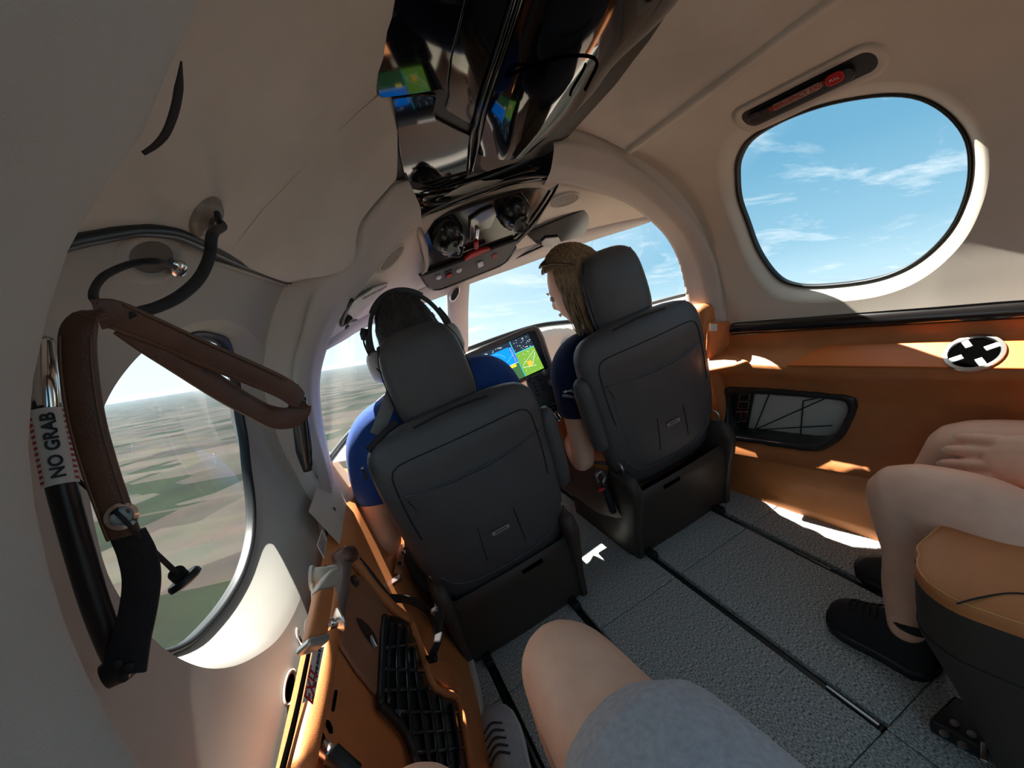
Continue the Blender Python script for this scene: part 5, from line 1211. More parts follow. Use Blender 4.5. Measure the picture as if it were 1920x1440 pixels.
# rear seat at lower right, orange cushion on a dark base
def rear_seat():
    t = thing('rear_seat', 'orange leather rear seat on dark base at lower right', 'seat', loc=(.62, .1, 0))
    top = [PZ(px, py, .36) for px, py in [(1722, 1035), (1715, 1055), (1720, 1075), (1740, 1098), (1790, 1130), (1870, 1160), (1960, 1190)]]
    y1 = max(p[1] for p in top)
    # cushion outline in plan
    f = [(p[0], p[1]) for p in top]
    xl, yl = f[-1]
    O2 = np.array([(.55, f[0][1]+.004), (f[0][0]+.03, f[0][1]+.008)]+f+[(xl, -.30), (.565, -.30), (.56, .12)])
    O2 = cat(O2[:-3], 40).tolist()+O2[-3:].tolist()
    c = np.mean(O2, 0)
    rows = []
    for k, z in ((1.0, .330), (1.004, .346), (.998, .355), (.985, .360), (.95, .362), (.8, .364), (.4, .363), (.02, .363)): rows.append([(*(c+(np.array(p)-c)*k), z) for p in O2])
    cu = grid('cushion', rows, M['orange'], t, closed=True)
    tube('cushion_stitch', [(*(c+(np.array(p)-c)*.975), .361) for p in O2[2:40]], .0012, mat('stitch_orange', (.75, .38, .12), .6), cu, n=5, spline=False)
    tube('centre_seam', [PZ(px, py, .3645) for px, py in [(1794, 1132), (1840, 1120), (1900, 1112), (1980, 1120)]], .0012, M['seam'], cu, n=5)
    M['base_dark'] = mat('seat_base_leather', (.048, .036, .028), .6, var=.05, bump=.2, bs=500)
    rows = []
    for k, z, dy in ((1.0, .347, 0), (1.012, .335, 0), (1.015, .30, 0), (1.0, .25, .0), (.97, .2, -.02), (.93, .12, -.05), (.90, .05, -.07), (.89, .01, -.08)): rows.append([(*(c+(np.array(p)-c)*k+np.array([0, dy])), z) for p in O2])
    grid('base', rows, M['base_dark'], t, closed=True)
    tube('base_seam', [(*(c+(np.array(p)-c)*1.005), .262) for p in O2[2:40]], .0012, M['seam'], t, n=5, spline=False)
    # floor foot with bolts
    ft = plate('floor_foot', [PZ(px, py, .0) for px, py in [(1742, 1372), (1790, 1325), (1880, 1380), (1842, 1428)]], (0, 0, 1),   .03, M['black'], t, bevel=.004)
    for px, py in ((1790, 1357), (1822, 1378), (1805, 1398), (1770, 1376)): lathe('bolt', [(0, 0), (.006, 0), (.006, .002), (0, .003)], PZ(px, py, .031), (0, 0, 1), M['railmetal'], ft, n=12)
    box('foot_tab', PZ(1845, 1410, .034), (.008, .03, .004), M['chrome'], ft, ux=PZ(1852, 1412, .03)-PZ(1840, 1407, .03), uy=PZ(1850, 1400, .03)-PZ(1838, 1418, .03), bevel=.001)
    lathe('foot_roller', [(0, -.01), (.016, -.01), (.018, 0), (.016, .01), (0, .01)], PZ(1806, 1255, .02), (1, 0, 0), M['black'], t, n=20)
    # backrest, outside the frame but part of the seat
    rows = []
    xs = (c[0]-.20, c[0]+.19)
    for z, w, y in ((.38, .20, -.28), (.6, .21, -.32), (.85, .20, -.38), (.98, .12, -.42), (1.0, .04, -.43)):
        a = np.linspace(0, 2*math.pi, 24, endpoint=False); rows.append([(c[0]-.02+w*math.cos(q), y-.02+.06*math.sin(q), z) for q in a])
    grid('backrest', rows, M['orange'], t, closed=True, caps=True)
    return c
rear_c = rear_seat()
# ================================================================== PEOPLE
def smoothhead(c, fwd_, up_, w=.073, d=.096, h=.118):
    """head mesh: skull, brow, nose, lips, chin and eye sockets from one deformed sphere; returns point function"""
    f = unit(fwd_); u = unit(np.array(up_)-np.array(up_).dot(f)*f); r = np.cross(f, u); c = np.array(c)
    def pt(th, ph):                            # th: azimuth from the face, ph: elevation
        x, y, z = math.cos(ph)*math.sin(th), math.cos(ph)*math.cos(th), math.sin(ph)
        wx = w*(1-.22*max(0, -z)**1.2); hz = h if z > 0 else h*1.02
        p = np.array([x*wx, y*d, z*hz])
        if y > 0:
            p[1] *= (.90 if z > -.1 else .90+.05*min(1, (-z-.1)*2))
            fx = math.exp(-(x/.17)**2)
            p[1] += fx*(.016*math.exp(-((z+.16)/.13)**2)+.007*math.exp(-((z+.26)/.055)**2))      # nose
            p[1] += math.exp(-(x/.30)**2)*.006*math.exp(-((z+.47)/.07)**2)                         # lips
            p[1] += math.exp(-(x/.30)**2)*.008*math.exp(-((z+.74)/.12)**2)                         # chin
            p[1] -= .008*math.exp(-((abs(x)-.36)/.16)**2)*math.exp(-((z-.03)/.09)**2)              # eye sockets
            p[1] += .004*math.exp(-((abs(x)-.30)/.25)**2)*math.exp(-((z-.18)/.07)**2)              # brow
        else: p[1] *= 1.0+.05*max(0, z)
        return c+r*p[0]+f*p[1]+u*p[2]
    return pt, (f, u, r)
def head(name, c, fwd_, up_, m, parent, **k):
    pt, ax = smoothhead(c, fwd_, up_, **k)
    nt_, np_ = 72, 56
    rows = [[pt(t, p) for t in np.linspace(0, 2*math.pi, nt_, endpoint=False)] for p in np.linspace(-math.pi/2+.02, math.pi/2-.02, np_)]
    return grid(name, rows, m, parent, closed=True, caps=True), pt, ax
def cap(name, pt, c, grow, keep, m, parent, jitter=0, nt_=90, np_=60, seed=1):
    """hair: the skull surface grown outwards where keep(th,ph) holds"""
    rn = np.random.RandomState(seed); vs, ok = [], []
    TH = np.linspace(-math.pi, math.pi, nt_, endpoint=False); PH = np.linspace(-math.pi/2+.03, math.pi/2-.01, np_); c = np.array(c)
    for p in PH:
        for t in TH:
            q = pt(t, p); d = unit(q-c); vs.append(q+d*(grow(t, p)+jitter*rn.randn())); ok.append(keep(t, p))
    fs = [f for f in gridf(np_, nt_, True) if all(ok[i] for i in f)]
    top = [i for i in range((np_-1)*nt_, np_*nt_)]
    fs.append(tuple(top))
    o = obj(name, vs, fs, m, parent); s = o.modifiers.new('thick', 'SOLIDIFY'); s.thickness = .004; s.offset = -1
    return o
def ears(c, ax, m, parent, w=.073):
    f, u, r = ax
    for s in (-1, 1):
        o = np.array(c)+r*s*(w*.98)-u*.012-f*.006
        rows = []
        for k, (sc, h_) in enumerate(((1, 0), (1.02, .008), (.86, .012), (.6, .008), (.1, .006))):
            rows.append([o+r*s*h_+f*(.014*sc*math.cos(a)-.004)+u*(.028*sc*math.sin(a)) for a in np.linspace(0, 2*math.pi, 20, endpoint=False)])
        grid('ear', rows, m, parent, closed=True)
def finger(base, d, up_, L_, r_, bend, par_list, nail=None):
    """one finger: three segments bending about the axis across the hand"""
    d = unit(d); up_ = unit(np.array(up_)-np.array(up_).dot(d)*d); P = [np.array(base)]; a = 0
    for k, l in enumerate((.46, .30, .24)):
        a += bend[k]; dd = d*math.cos(a)-up_*math.sin(a); P.append(P[-1]+dd*L_*l)
    par_list.append({'p': [(*P[0], r_*1.08), (*((P[0]+P[1])/2), r_*.95), (*P[1], r_), (*((P[1]+P[2])/2), r_*.88), (*P[2], r_*.9), (*P[3], r_*.72)], 'n': 18})
    return P, dd, d*math.sin(a)+up_*math.cos(a)

# ---------------------------------------------------------------- pilot (left front seat)
hc_ = V(-.278, 1.12, .822)
pil = tag(empty('person', (-.28, 1.15, .33)), 'pilot in bright blue polo shirt wearing a headset in left front seat', 'person', 'people in the aircraft')
sh_c = V(-.30, 1.11, .66)
body = [
 {'p': [(-.29, 1.20, .33, .15), (-.29, 1.16, .45, .145), (-.285, 1.12, .58, .15), (-.28, 1.11, .66, .11), (-.28, 1.11, .70, .055), (-.278, 1.115, .76, .05)], 'flat': .72, 'up': (0, 1, 0)},
 {'p': [(-.30, 1.10, .655, .06), (-.42, 1.09, .655, .056), (-.472, 1.085, .625, .050), (-.497, 1.08, .56, .044), (-.513, 1.06, .47, .042), (-.528, 1.03, .395, .040)]},
 {'p': [(-.528, 1.03, .395, .041), (-.535, 1.10, .40, .040), (-.545, 1.20, .43, .034), (-.55, 1.27, .45, .027)]},
 {'p': [(-.26, 1.10, .655, .06), (-.15, 1.10, .655, .062), (-.10, 1.12, .61, .055), (-.085, 1.15, .52, .046), (-.08, 1.18, .43, .041), (-.10, 1.28, .40, .035), (-.12, 1.38, .42, .027)]},
 {'p': [(-.37, 1.20, .33, .085), (-.36, 1.32, .36, .072), (-.35, 1.40, .33, .058), (-.35, 1.42, .15, .05)]},
 {'p': [(-.20, 1.20, .33, .085), (-.20, 1.32, .36, .072), (-.20, 1.40, .33, .058), (-.20, 1.42, .15, .05)]},
]
blob('body', body, M['skin_tan'], pil, voxel=.008)
shirt = [
 {'p': [(-.29, 1.20, .34, .158), (-.29, 1.16, .45, .153), (-.285, 1.12, .58, .158), (-.28, 1.11, .655, .118), (-.28, 1.11, .69, .066)], 'flat': .74, 'up': (0, 1, 0)},
 {'p': [(-.30, 1.10, .655, .066), (-.415, 1.09, .655, .063), (-.466, 1.085, .63, .058), (-.492, 1.08, .572, .053), (-.502, 1.07, .500, .054)]},
 {'p': [(-.26, 1.10, .655, .066), (-.15, 1.10, .664, .070), (-.10, 1.12, .62, .064), (-.088, 1.145, .53, .06)]},
]
blob('shirt', shirt, M['shirt_blue'], pil, voxel=.007)
hd_p, ptp, axp = head('head', hc_, (.10, 1, -.02), (-.02, 0, 1), M['skin_tan'], pil, w=.069)
ears(hc_, axp, M['skin_tan'], pil)
cap('hair', ptp, hc_, lambda t, p: .010+.004*math.sin(9*t+3*p), lambda t, p: (abs(t) > 1.25 and p > -.62+.25*(math.pi-abs(t))*0) or p > .52, M['hair_dark'], pil, jitter=.0012)
# short hair strands at the nape: fine fuzz
def fuzz(name, pt, c, keep, n, L_, m, parent, rad=.0005, seed=2, down=.5, grow=.010):
    rn = np.random.RandomState(seed); vs, fs = [], []; c = np.array(c); k = 0
    while k < n:
        t = rn.uniform(-math.pi, math.pi); p = rn.uniform(-.7, 1.5)
        if not keep(t, p): continue
        q = pt(t, p); d = unit(q-c); a = q+d*(grow-.002); tip = a+unit(d+V(0, 0, -down)+rn.randn(3)*.35)*L_*(.6+.6*rn.rand()); s = unit(np.cross(d, rn.randn(3)))*rad; b = len(vs)
        vs += [a-s, a+s, tip]; fs.append((b, b+1, b+2)); k += 1
    o = obj(name, vs, fs, m, parent, smooth=False); o['kind'] = 'stuff'
fuzz('hair_strands', ptp, hc_, lambda t, p: (abs(t) > 1.2 and p > -.6) or p > .55, 2600, .012, mat('hair_grey', (.10, .095, .09), .6), pil)
# headset
hs_ = thing('headset', 'black aviation headset with boom microphone on the pilot head', 'headset', loc=tuple(hc_))
f_, u_, r_ = axp
arc = [hc_+r_*(.098*math.sin(a))+u_*(.134*math.cos(a)-.006)-f_*.004 for a in np.linspace(-1.95, 1.95, 23)]
strip('headband', arc[2:-2], f_, [.012, .020, .026, .020, .012], .010, M['black'], hs_, res=60)
strip('headband_pad', arc[7:16], f_, [.020, .030, .020], .018, M['black'], hs_, res=30)
for s in (-1, 1):
    yo = hc_+r_*s*.096-u_*.020
    tube('yoke', [hc_+r_*s*.094+u_*.055, hc_+r_*s*.104+u_*.02, hc_+r_*s*.106-u_*.02], [.005, .007, .005], M['black'], hs_, n=10)
    cupm = mat('earcup_grey', (.50, .49, .45), .4)
    rows = []
    for h_, a_, b_ in ((-.010, .030, .040), (-.004, .034, .044), (.006, .034, .044), (.020, .028, .038), (.027, .018, .026), (.029, .004, .006)):
        rows.append([yo+r_*s*h_+f_*a_*math.cos(q)+u_*(b_*math.sin(q)-.012) for q in np.linspace(0, 2*math.pi, 28, endpoint=False)])
    ec = grid('ear_cup', rows, cupm, hs_, closed=True, caps=True)
    rows = [[yo-r_*s*h_+f_*a_*math.cos(q)+u_*(b_*math.sin(q)-.012) for q in np.linspace(0, 2*math.pi, 28, endpoint=False)] for h_, a_, b_ in ((.008, .036, .047), (.014, .039, .050), (.024, .037, .048), (.026, .028, .038))]
    grid('ear_seal', rows, M['black'], hs_, closed=True)
tube('mic_boom', [PY(716, 700, 1.09), PY(706, 690, 1.10), PY(693, 668, 1.12), PY(683, 645, 1.14), PY(682, 632, 1.15)], .0024, M['cord'], hs_, n=8)
tube('microphone', [PY(682, 638, 1.15), PY(683, 626, 1.15), PY(684, 616, 1.15)], [.006, .011, .009], M['black'], hs_, n=14)

# ---------------------------------------------------------------- blonde passenger (right front seat), head turned to the left
wc = V(.232, 1.13, .800)
wom = tag(empty('person', (.28, 1.15, .35)), 'blonde passenger in navy polo shirt looking left in right front seat', 'person', 'people in the aircraft')
wb_ = [
 {'p': [(.28, 1.22, .36, .135), (.28, 1.18, .47, .12), (.275, 1.13, .57, .13), (.26, 1.12, .645, .085), (.25, 1.13, .68, .045), (.242, 1.125, .74, .043)], 'flat': .7, 'up': (0, 1, 0)},
 {'p': [(.24, 1.11, .62, .05), (.15, 1.09, .615, .052), (.105, 1.08, .585, .045), (.090, 1.07, .52, .040), (.075, 1.06, .43, .036), (.060, 1.05, .345, .034), (.055, 1.055, .325, .033)]},
 {'p': [(.055, 1.05, .325, .034), (.075, 1.12, .325, .033), (.12, 1.22, .34, .028), (.16, 1.28, .36, .022)]},
 {'p': [(.32, 1.12, .625, .05), (.40, 1.11, .61, .05), (.44, 1.13, .53, .04), (.45, 1.16, .42, .034), (.40, 1.26, .38, .028), (.34, 1.32, .38, .022)]},
 {'p': [(.20, 1.20, .36, .085), (.16, 1.36, .385, .072), (.15, 1.42, .37, .055), (.15, 1.44, .2, .045)]},
 {'p': [(.36, 1.20, .36, .085), (.37, 1.38, .385, .072), (.36, 1.42, .37, .055), (.36, 1.44, .2, .045)]},
]
blob('body', wb_, M['skin'], wom, voxel=.007)
wsh = [
 {'p': [(.28, 1.22, .36, .143), (.28, 1.18, .47, .13), (.275, 1.13, .57, .138), (.262, 1.12, .64, .094), (.255, 1.125, .665, .06)], 'flat': .72, 'up': (0, 1, 0)},
 {'p': [(.24, 1.11, .62, .057), (.155, 1.09, .618, .060), (.108, 1.08, .585, .058), (.096, 1.07, .53, .056), (.088, 1.065, .478, .056)]},
 {'p': [(.32, 1.12, .625, .057), (.40, 1.11, .612, .058), (.438, 1.13, .54, .052)]},
]
blob('shirt', wsh, M['shirt_navy'], wom, voxel=.006)
sho = [{'p': [(.21, 1.18, .36, .10), (.165, 1.34, .385, .088), (.162, 1.38, .385, .084)]}, {'p': [(.36, 1.18, .36, .10), (.37, 1.36, .385, .086), (.37, 1.40, .385, .083)]}]
blob('shorts', sho, M['shorts_khaki'], wom, voxel=.008)
hd_w, ptw, axw = head('head', wc, (-.66, .75, -.20), (-.06, .0, 1), M['skin'], wom, w=.068, d=.090, h=.112)
ears(wc, axw, M['skin'], wom, .068)
f_, u_, r_ = axw
# eyes and lips on the visible profile
for s in (-1, 1):
    e0 = wc+f_*.074+r_*s*.030+u_*.004
    ey = lathe('eye', [(0, -.006), (.008, -.004), (.010, .0), (.006, .004), (0, .005)], e0, f_, mat('eye_white', (.6, .58, .55), .3), hd_w, n=14)
    lathe('iris', [(.004, .0), (.003, .002), (0, .0022)][::1], e0+f_*.004, f_, mat('iris', (.05, .06, .07), .3), ey, n=10)
    tube('eyebrow', [wc+f_*.081+r_*s*.016+u_*.022, wc+f_*.080+r_*s*.032+u_*.026, wc+f_*.070+r_*s*.048+u_*.020], [.0012, .002, .001], M['hair_blonde'], hd_w, n=6)
tube('lips', [wc+f_*.078-r_*.020-u_*.054, wc+f_*.0865-u_*.052, wc+f_*.078+r_*.020-u_*.054], [.002, .0045, .002], mat('lips', (.42, .16, .13), .4), hd_w, n=8)
cap('hair', ptw, wc, lambda t, p: .014+.006*max(0, math.sin(p))+.0015*math.sin(23*t), lambda t, p: (abs(t) > 1.32 and p > -.95) or p > .62, M['hair_blonde'], wom, jitter=.0008)
# shoulder length strands hanging either side
def locks(name, n, seed, parent):
    rn = np.random.RandomState(seed); vs, fs = [], []
    for k in range(n):
        th = rn.choice([-1, 1])*rn.uniform(1.42, 3.1); p0 = rn.uniform(-.1, .9)
        q = ptw(th, p0); d = unit(q-wc); d[2] *= .3
        L_ = rn.uniform(.13, .20); P = [q+d*.013]
        side = unit(np.cross(d, (0, 0, 1)))
        for j in range(1, 7):
            t = j/6; P.append(q+d*(.016+.010*math.sin(2.5*t)-.022*t*t)+V(0, 0, -L_*t-.02*p0)+side*.004*math.sin(5*t+k)+rn.randn(3)*.0015-f_*.012*t)
        P = cat(P, 10); w0 = rn.uniform(.0025, .0055); b = len(vs); T_, Nn, B_ = frames(P, d)
        for i in range(10):
            w_ = w0*(1-.75*i/9); 
            for a in range(4): vs.append(P[i]+w_*(math.cos(a*math.pi/2)*side*1.0+math.sin(a*math.pi/2)*unit(d)*.6))
        fs += [tuple(b+x for x in f) for f in gridf(10, 4, True)]
    o = obj(name, vs, fs, M['hair_blonde'], parent); o['kind'] = 'stuff'
locks('hair_locks', 420, 5, wom)
fuzz('flyaway_hairs', ptw, wc, lambda t, p: p > .5, 60, .045, M['hair_blonde'], wom, rad=.00025, down=-.2, grow=.018)
# sunglasses pushed up on her hair
sg = thing('sunglasses', 'tortoiseshell sunglasses pushed up on the blonde hair', 'sunglasses', loc=tuple(wc+u_*.10+f_*.06))
tort = mat('tortoiseshell', (.03, .014, .008), .2, col2=(.12, .06, .025), vs=60, coat=.5)
for s in (-1, 1):
    cL = wc+f_*(.050)+u_*.106+r_*s*.028; n_l = unit(f_*.45+u_*.9); v_l = np.cross(n_l, r_)
    a = np.linspace(0, 2*math.pi, 28, endpoint=False)
    ring('lens_rim', [cL+r_*.021*math.cos(q)+v_l*.015*math.sin(q) for q in a], [cL+r_*.018*math.cos(q)+v_l*.012*math.sin(q) for q in a], n_l, .004, tort, sg)
    plate('lens', [cL+n_l*.001+r_*.0185*math.cos(q)+v_l*.0125*math.sin(q) for q in a], n_l, .002, mat('lens_dark', (.02, .015, .012), .1, coat=.5), sg)
    tube('temple', [cL+r_*s*.026, cL+r_*s*.048-f_*.05-u_*.012, cL+r_*s*.052-f_*.10-u_*.04], .0028, tort, sg, n=8)
tube('bridge', [wc+f_*.054+u_*.106-r_*.008, wc+f_*.056+u_*.109, wc+f_*.054+u_*.106+r_*.008], .003, tort, sg, n=8)
# printed logo on her left sleeve: white jet silhouettes over two lines
def sleeve_logo():
    o = PY(1068, 737, 1.02); n = unit(CAM-o); ux = unit(PY(1078, 740, 1.02)-PY(1056, 735, 1.02)); uy = np.cross(n, ux); wht = mat('logo_white', (.75, .76, .80), .7)
    pt2 = lambda px, py: PY(px, py, 1.012)
    plate('sleeve_print', [pt2(*p) for p in [(1055, 735), (1062, 731), (1064, 734), (1060, 737)]], n, .0006, wht, wom)
    plate('sleeve_print', [pt2(*p) for p in [(1063, 733), (1072, 729), (1073, 734), (1064, 735)]], n, .0006, wht, wom)
    plate('sleeve_print', [pt2(*p) for p in [(1070, 735), (1076, 733), (1076, 737)]], n, .0006, wht, wom)
    for k in range(6): plate('sleeve_print', [pt2(1055+k*3.6, 739.2+k*.5), pt2(1057.8+k*3.6, 739.6+k*.5), pt2(1057.8+k*3.6, 741.6+k*.5), pt2(1055+k*3.6, 741.2+k*.5)], n, .0006, wht, wom)
    plate('sleeve_print', [pt2(*p) for p in [(1054, 742.6), (1076, 745.6), (1076, 746.6), (1054, 743.6)]], n, .0006, wht, wom)
sleeve_logo()

# ---------------------------------------------------------------- seated passenger at the right edge: bare legs, black shoes, hand on thigh
sit = tag(empty('person', (.55, -.05, .40)), 'seated passenger at right edge with bare legs and black shoes', 'person', 'people in the aircraft')
kn1 = PY(1668, 915, .42); kn2 = PY(1765, 835, .42)   # near and far knee (the front of each)
def leg_from(px_knee, y_knee, thick, ank, hip):
    pass
K1 = PY(1708, 930, .385); A1 = PZ(1690, 1172, .12)
A1 = PY(1698, 1150, .385)
K2 = PY(1815, 842, .41)
legs = [
 {'p': [(.50, -.20, .42, .10), (.53, -.05, .43, .092), (*(K1+V(.035, -.20, -.055)), .082), (*(K1+V(.012, -.08, -.010)), .068), (*K1, .057), (*(K1+V(-.004, .022, -.018)), .050)], 'n': 40},
 {'p': [(*(K1+V(.0, .008, -.006)), .056), (*(K1*.8+A1*.2), .053), (*(K1*.55+A1*.45+V(0, -.012, 0)), .049), (*(K1*.25+A1*.75), .037), (*A1, .030), (*(A1+V(0, -.004, -.035)), .032)], 'n': 40},
 {'p': [(.60, -.20, .50, .09), (.61, -.05, .51, .088), (*(K2+V(.02, -.20, .0)), .080), (*(K2+V(.006, -.08, .008)), .066), (*K2, .057), (*(K2+V(-.004, .022, -.018)), .050)], 'n': 40},
 {'p': [(*(K2+V(.0, .008, -.006)), .056), (*(K2+V(-.02, .06, -.16)), .052), (*(K2+V(-.03, .10, -.30)), .036), (*(K2+V(-.03, .11, -.40)), .032)], 'n': 36},
]
blob('body', legs, M['skin'], sit, voxel=.006, smooth=6)
# hand resting between the thighs
wr = PY(1990, 905, .22); hb_ = PY(1900, 850, .285)
hp2 = []
d_h = unit(PY(1795, 856, .365)-PY(1910, 864, .285)); up_h = unit(V(-.80, -.25, .62)); up_h = unit(up_h-up_h.dot(d_h)*d_h); sd_h = np.cross(d_h, up_h)   # sd points outboard/inboard across the hand
pc0 = PY(1950, 868, .275); HS = 1.22
hp2.append({'p': [(*(pc0-d_h*.12*HS), .030*HS), (*(pc0-d_h*.06*HS), .027*HS), (*(pc0-d_h*.02*HS), .032*HS), (*(pc0+d_h*.02*HS), .036*HS), (*(pc0+d_h*.042*HS), .034*HS)], 'flat': [.8, .7, .5, .42, .36], 'up': up_h, 'n': 24})
nails = []
for off, L_, bd in ((-.027, .070, (.04, .10, .08)), (-.009, .080, (.02, .09, .08)), (.009, .076, (.03, .10, .08)), (.026, .062, (.05, .12, .08))):
    P, dd, nn = finger(pc0+(d_h*.045+sd_h*off)*HS, d_h+sd_h*off*3.0, up_h, L_*HS,   .0094*HS, bd, hp2); nails.append((P, dd, nn))
P, dd, nn = finger(pc0+(-d_h*.01-sd_h*.034)*HS, d_h*.75-sd_h*.55+up_h*.25, up_h, .062*HS, .0098*HS, (.05, .2, .15), hp2); nails.append((P, dd, nn))
hand = blob('hand', hp2, M['skin'], sit, voxel=.0028, smooth=3)
for P, dd, nn in nails:
    c = P[3]+nn*.0062-dd*.002; sx = np.cross(dd, nn)
    plate('fingernail', [c+dd*a+sx*b for a, b in ((-.005, -.0042), (.003, -.0042), (.0065, -.0022), (.0075, 0), (.0065, .0022), (.003, .0042), (-.005, .0042))], nn, .0012, M['nail'], hand)
def shoe(name, toe, heel, w, m, sole_m, parent, label, lace_m, h=.085, collar=True):
    """lace-up shoe from toe to heel on the floor"""
    toe, heel = np.array(toe), np.array(heel); ax = unit(toe-heel); L_ = np.linalg.norm(toe-heel); sx = np.cross(ax, (0, 0, 1)); z0 = toe[2]
    prof = [(0.0, .30, .060), (.04, .62, .078), (.12, .80, .085), (.25, .82, .086), (.38, .84, .080), (.5, .90, .068), (.62, .98, .058), (.75, 1.0, .050), (.86, .92, .044), (.94, .70, .036), (.985, .40, .026), (1.0, .12, .018)]
    so = tag(empty(name, tuple((toe+heel)/2)), label) if parent is None else obj(name, [], [], m, parent)
    if parent is not None: bpy.data.objects.remove(so)
    rows, srows = [], []
    for t, k, hh in prof:
        c = heel+ax*L_*t; ww = w/2*k; hh = hh*h/.085
        rows.append([c+sx*ww*math.cos(a)*(1 if math.sin(a) < .3 else 1-.35*(math.sin(a)-.3))+V(0, 0, .018+max(0, math.sin(a))*(hh-.018)) if math.sin(a) > -.01 else c+sx*ww*math.cos(a)*.98+V(0, 0, .016) for a in np.linspace(0, math.pi, 15)])
        srows.append([c+sx*ww*1.06*x+V(0, 0, z) for x, z in ((-1, .002), (-1.02, .012), (-1, .022), (1, .022), (1.02, .012), (1, .002))])
    up = grid(name, rows, m, parent, sub=1)
    sol = grid('sole', srows, sole_m, up, closed=True, caps=True)
    for k in range(5):
        t = .46+.07*k; c = heel+ax*L_*t; hh = np.interp(t, [p[0] for p in prof], [p[2] for p in prof])*h/.085; ww = w/2*.42
        tube('lace', [c-sx*ww+V(0, 0, hh*.90), c+V(0, 0, hh+.003)+ax*.006, c+sx*ww+V(0, 0, hh*.90)], .0022, lace_m, up, n=6)
    if collar:
        c = heel+ax*L_*.16; ring_ = [c+sx*w*.30*math.cos(a)+ax*L_*.17*math.sin(a)+V(0, 0, .086*h/.085) for a in np.linspace(0, 2*math.pi, 24, endpoint=False)]
        tube('collar', ring_, .007, m, up, closed=True, n=8)
    return up
toe1, heel1 = PZ(1552, 1112, .02), PZ(1762, 1262, .02)
toe1[2] = heel1[2] = 0; d1s = unit(toe1-heel1)
toe1, heel1 = PZ(1560, 1150, .0), PZ(1758, 1268, .0)
shoe('shoe', toe1, heel1, .098, M['shoe_black'], M['black'], sit, '', M['cord'], .112)
toe2 = PZ(1608, 1062, .0); heel2 = toe2-(unit(toe1-heel1))*.25+V(.01, 0, 0)
shoe('shoe', toe2, heel2, .095, M['shoe_black'], M['black'], sit, '', M['cord'], .085)
# move shin ends into the shoes
# ---------------------------------------------------------------- the viewer's own legs
me_ = tag(empty('person', (-.36, -.05, .40)), 'viewer seated in grey shorts, bare knee and grey sneaker below', 'person', 'people in the aircraft')
KR = PY(1068, 1262, .385); 
own = [
 {'p': [(-.22, -.18, .46, .10), (*(KR+V(.012, -.40, -.02)), .092), (*(KR+V(.006, -.22, -.006)), .080), (*(KR+V(.002, -.10, .0)), .066), (*KR, .057), (*(KR+V(-.002, .02, -.02)), .049)], 'n': 40},
 {'p': [(*(KR+V(0, .004, -.008)), .056), (*(KR+V(-.005, .03, -.14)), .054), (*(KR+V(-.01, .05, -.30)), .040), (*(KR+V(-.01, .06, -.42)), .034)], 'n': 30},
 {'p': [(-.44, -.18, .46, .10), (-.47, -.02, .48, .09), (-.515, .12, .495, .076), (-.544, .288, .522, .060), (-.548, .318, .50, .052)], 'n': 40},
 {'p': [(-.555, .29, .49, .056), (-.535, .39, .34, .053), (-.505, .49, .19, .040), (-.490, .53, .09, .035)], 'n': 30},
]
blob('body', own, mat('skin_warm', (.92, .58, .41), .52, var=.08, vs=22, bump=.1, bs=350, sss=.08, spec=.35), me_, voxel=.006, smooth=6)
HR = KR+V(.006, -.115, .0)
gsh = [{'p': [(-.22, -.20, .46, .112), (*(KR+V(.014, -.40, -.02)), .108), (*(KR+V(.008, -.22, -.004)), .103), (*(KR+V(.004, -.128, -.004)), .096)], 'n': 30}, {'p': [(-.44, -.20, .46, .112), (-.46, -.05, .47, .104), (-.49, .05, .475, .096)], 'n': 30}, {'p': [(-.36, -.25, .47, .14), (-.36, -.15, .46, .12)]}]
shorts = blob('shorts', gsh, M['shorts_grey'], me_, voxel=.007, smooth=3)
pk_ = [KR+V(.055, -.21, .072), KR+V(.090, -.22, .030), KR+V(.094, -.33, .028), KR+V(.058, -.33, .078)]
tube('cargo_pocket_seam', pk_+[pk_[0]], .0015, M['shorts_grey'], shorts, n=6, spline=False)
shoe('shoe', PZ(925, 1345, .0)+V(.0, .012, 0), PZ(925, 1345, .0)+V(-.030, -.265, 0), .100, M['shoe_grey'], M['white'], me_, '', mat('lace_dark', (.05, .05, .06), .7), .085)
shoe('shoe', KR+V(-.01, .17, -KR[2]), KR+V(-.01, -.10, -KR[2]), .100, M['shoe_grey'], M['white'], me_, '', mat('lace_dark', (.05, .05, .06), .7), .085)
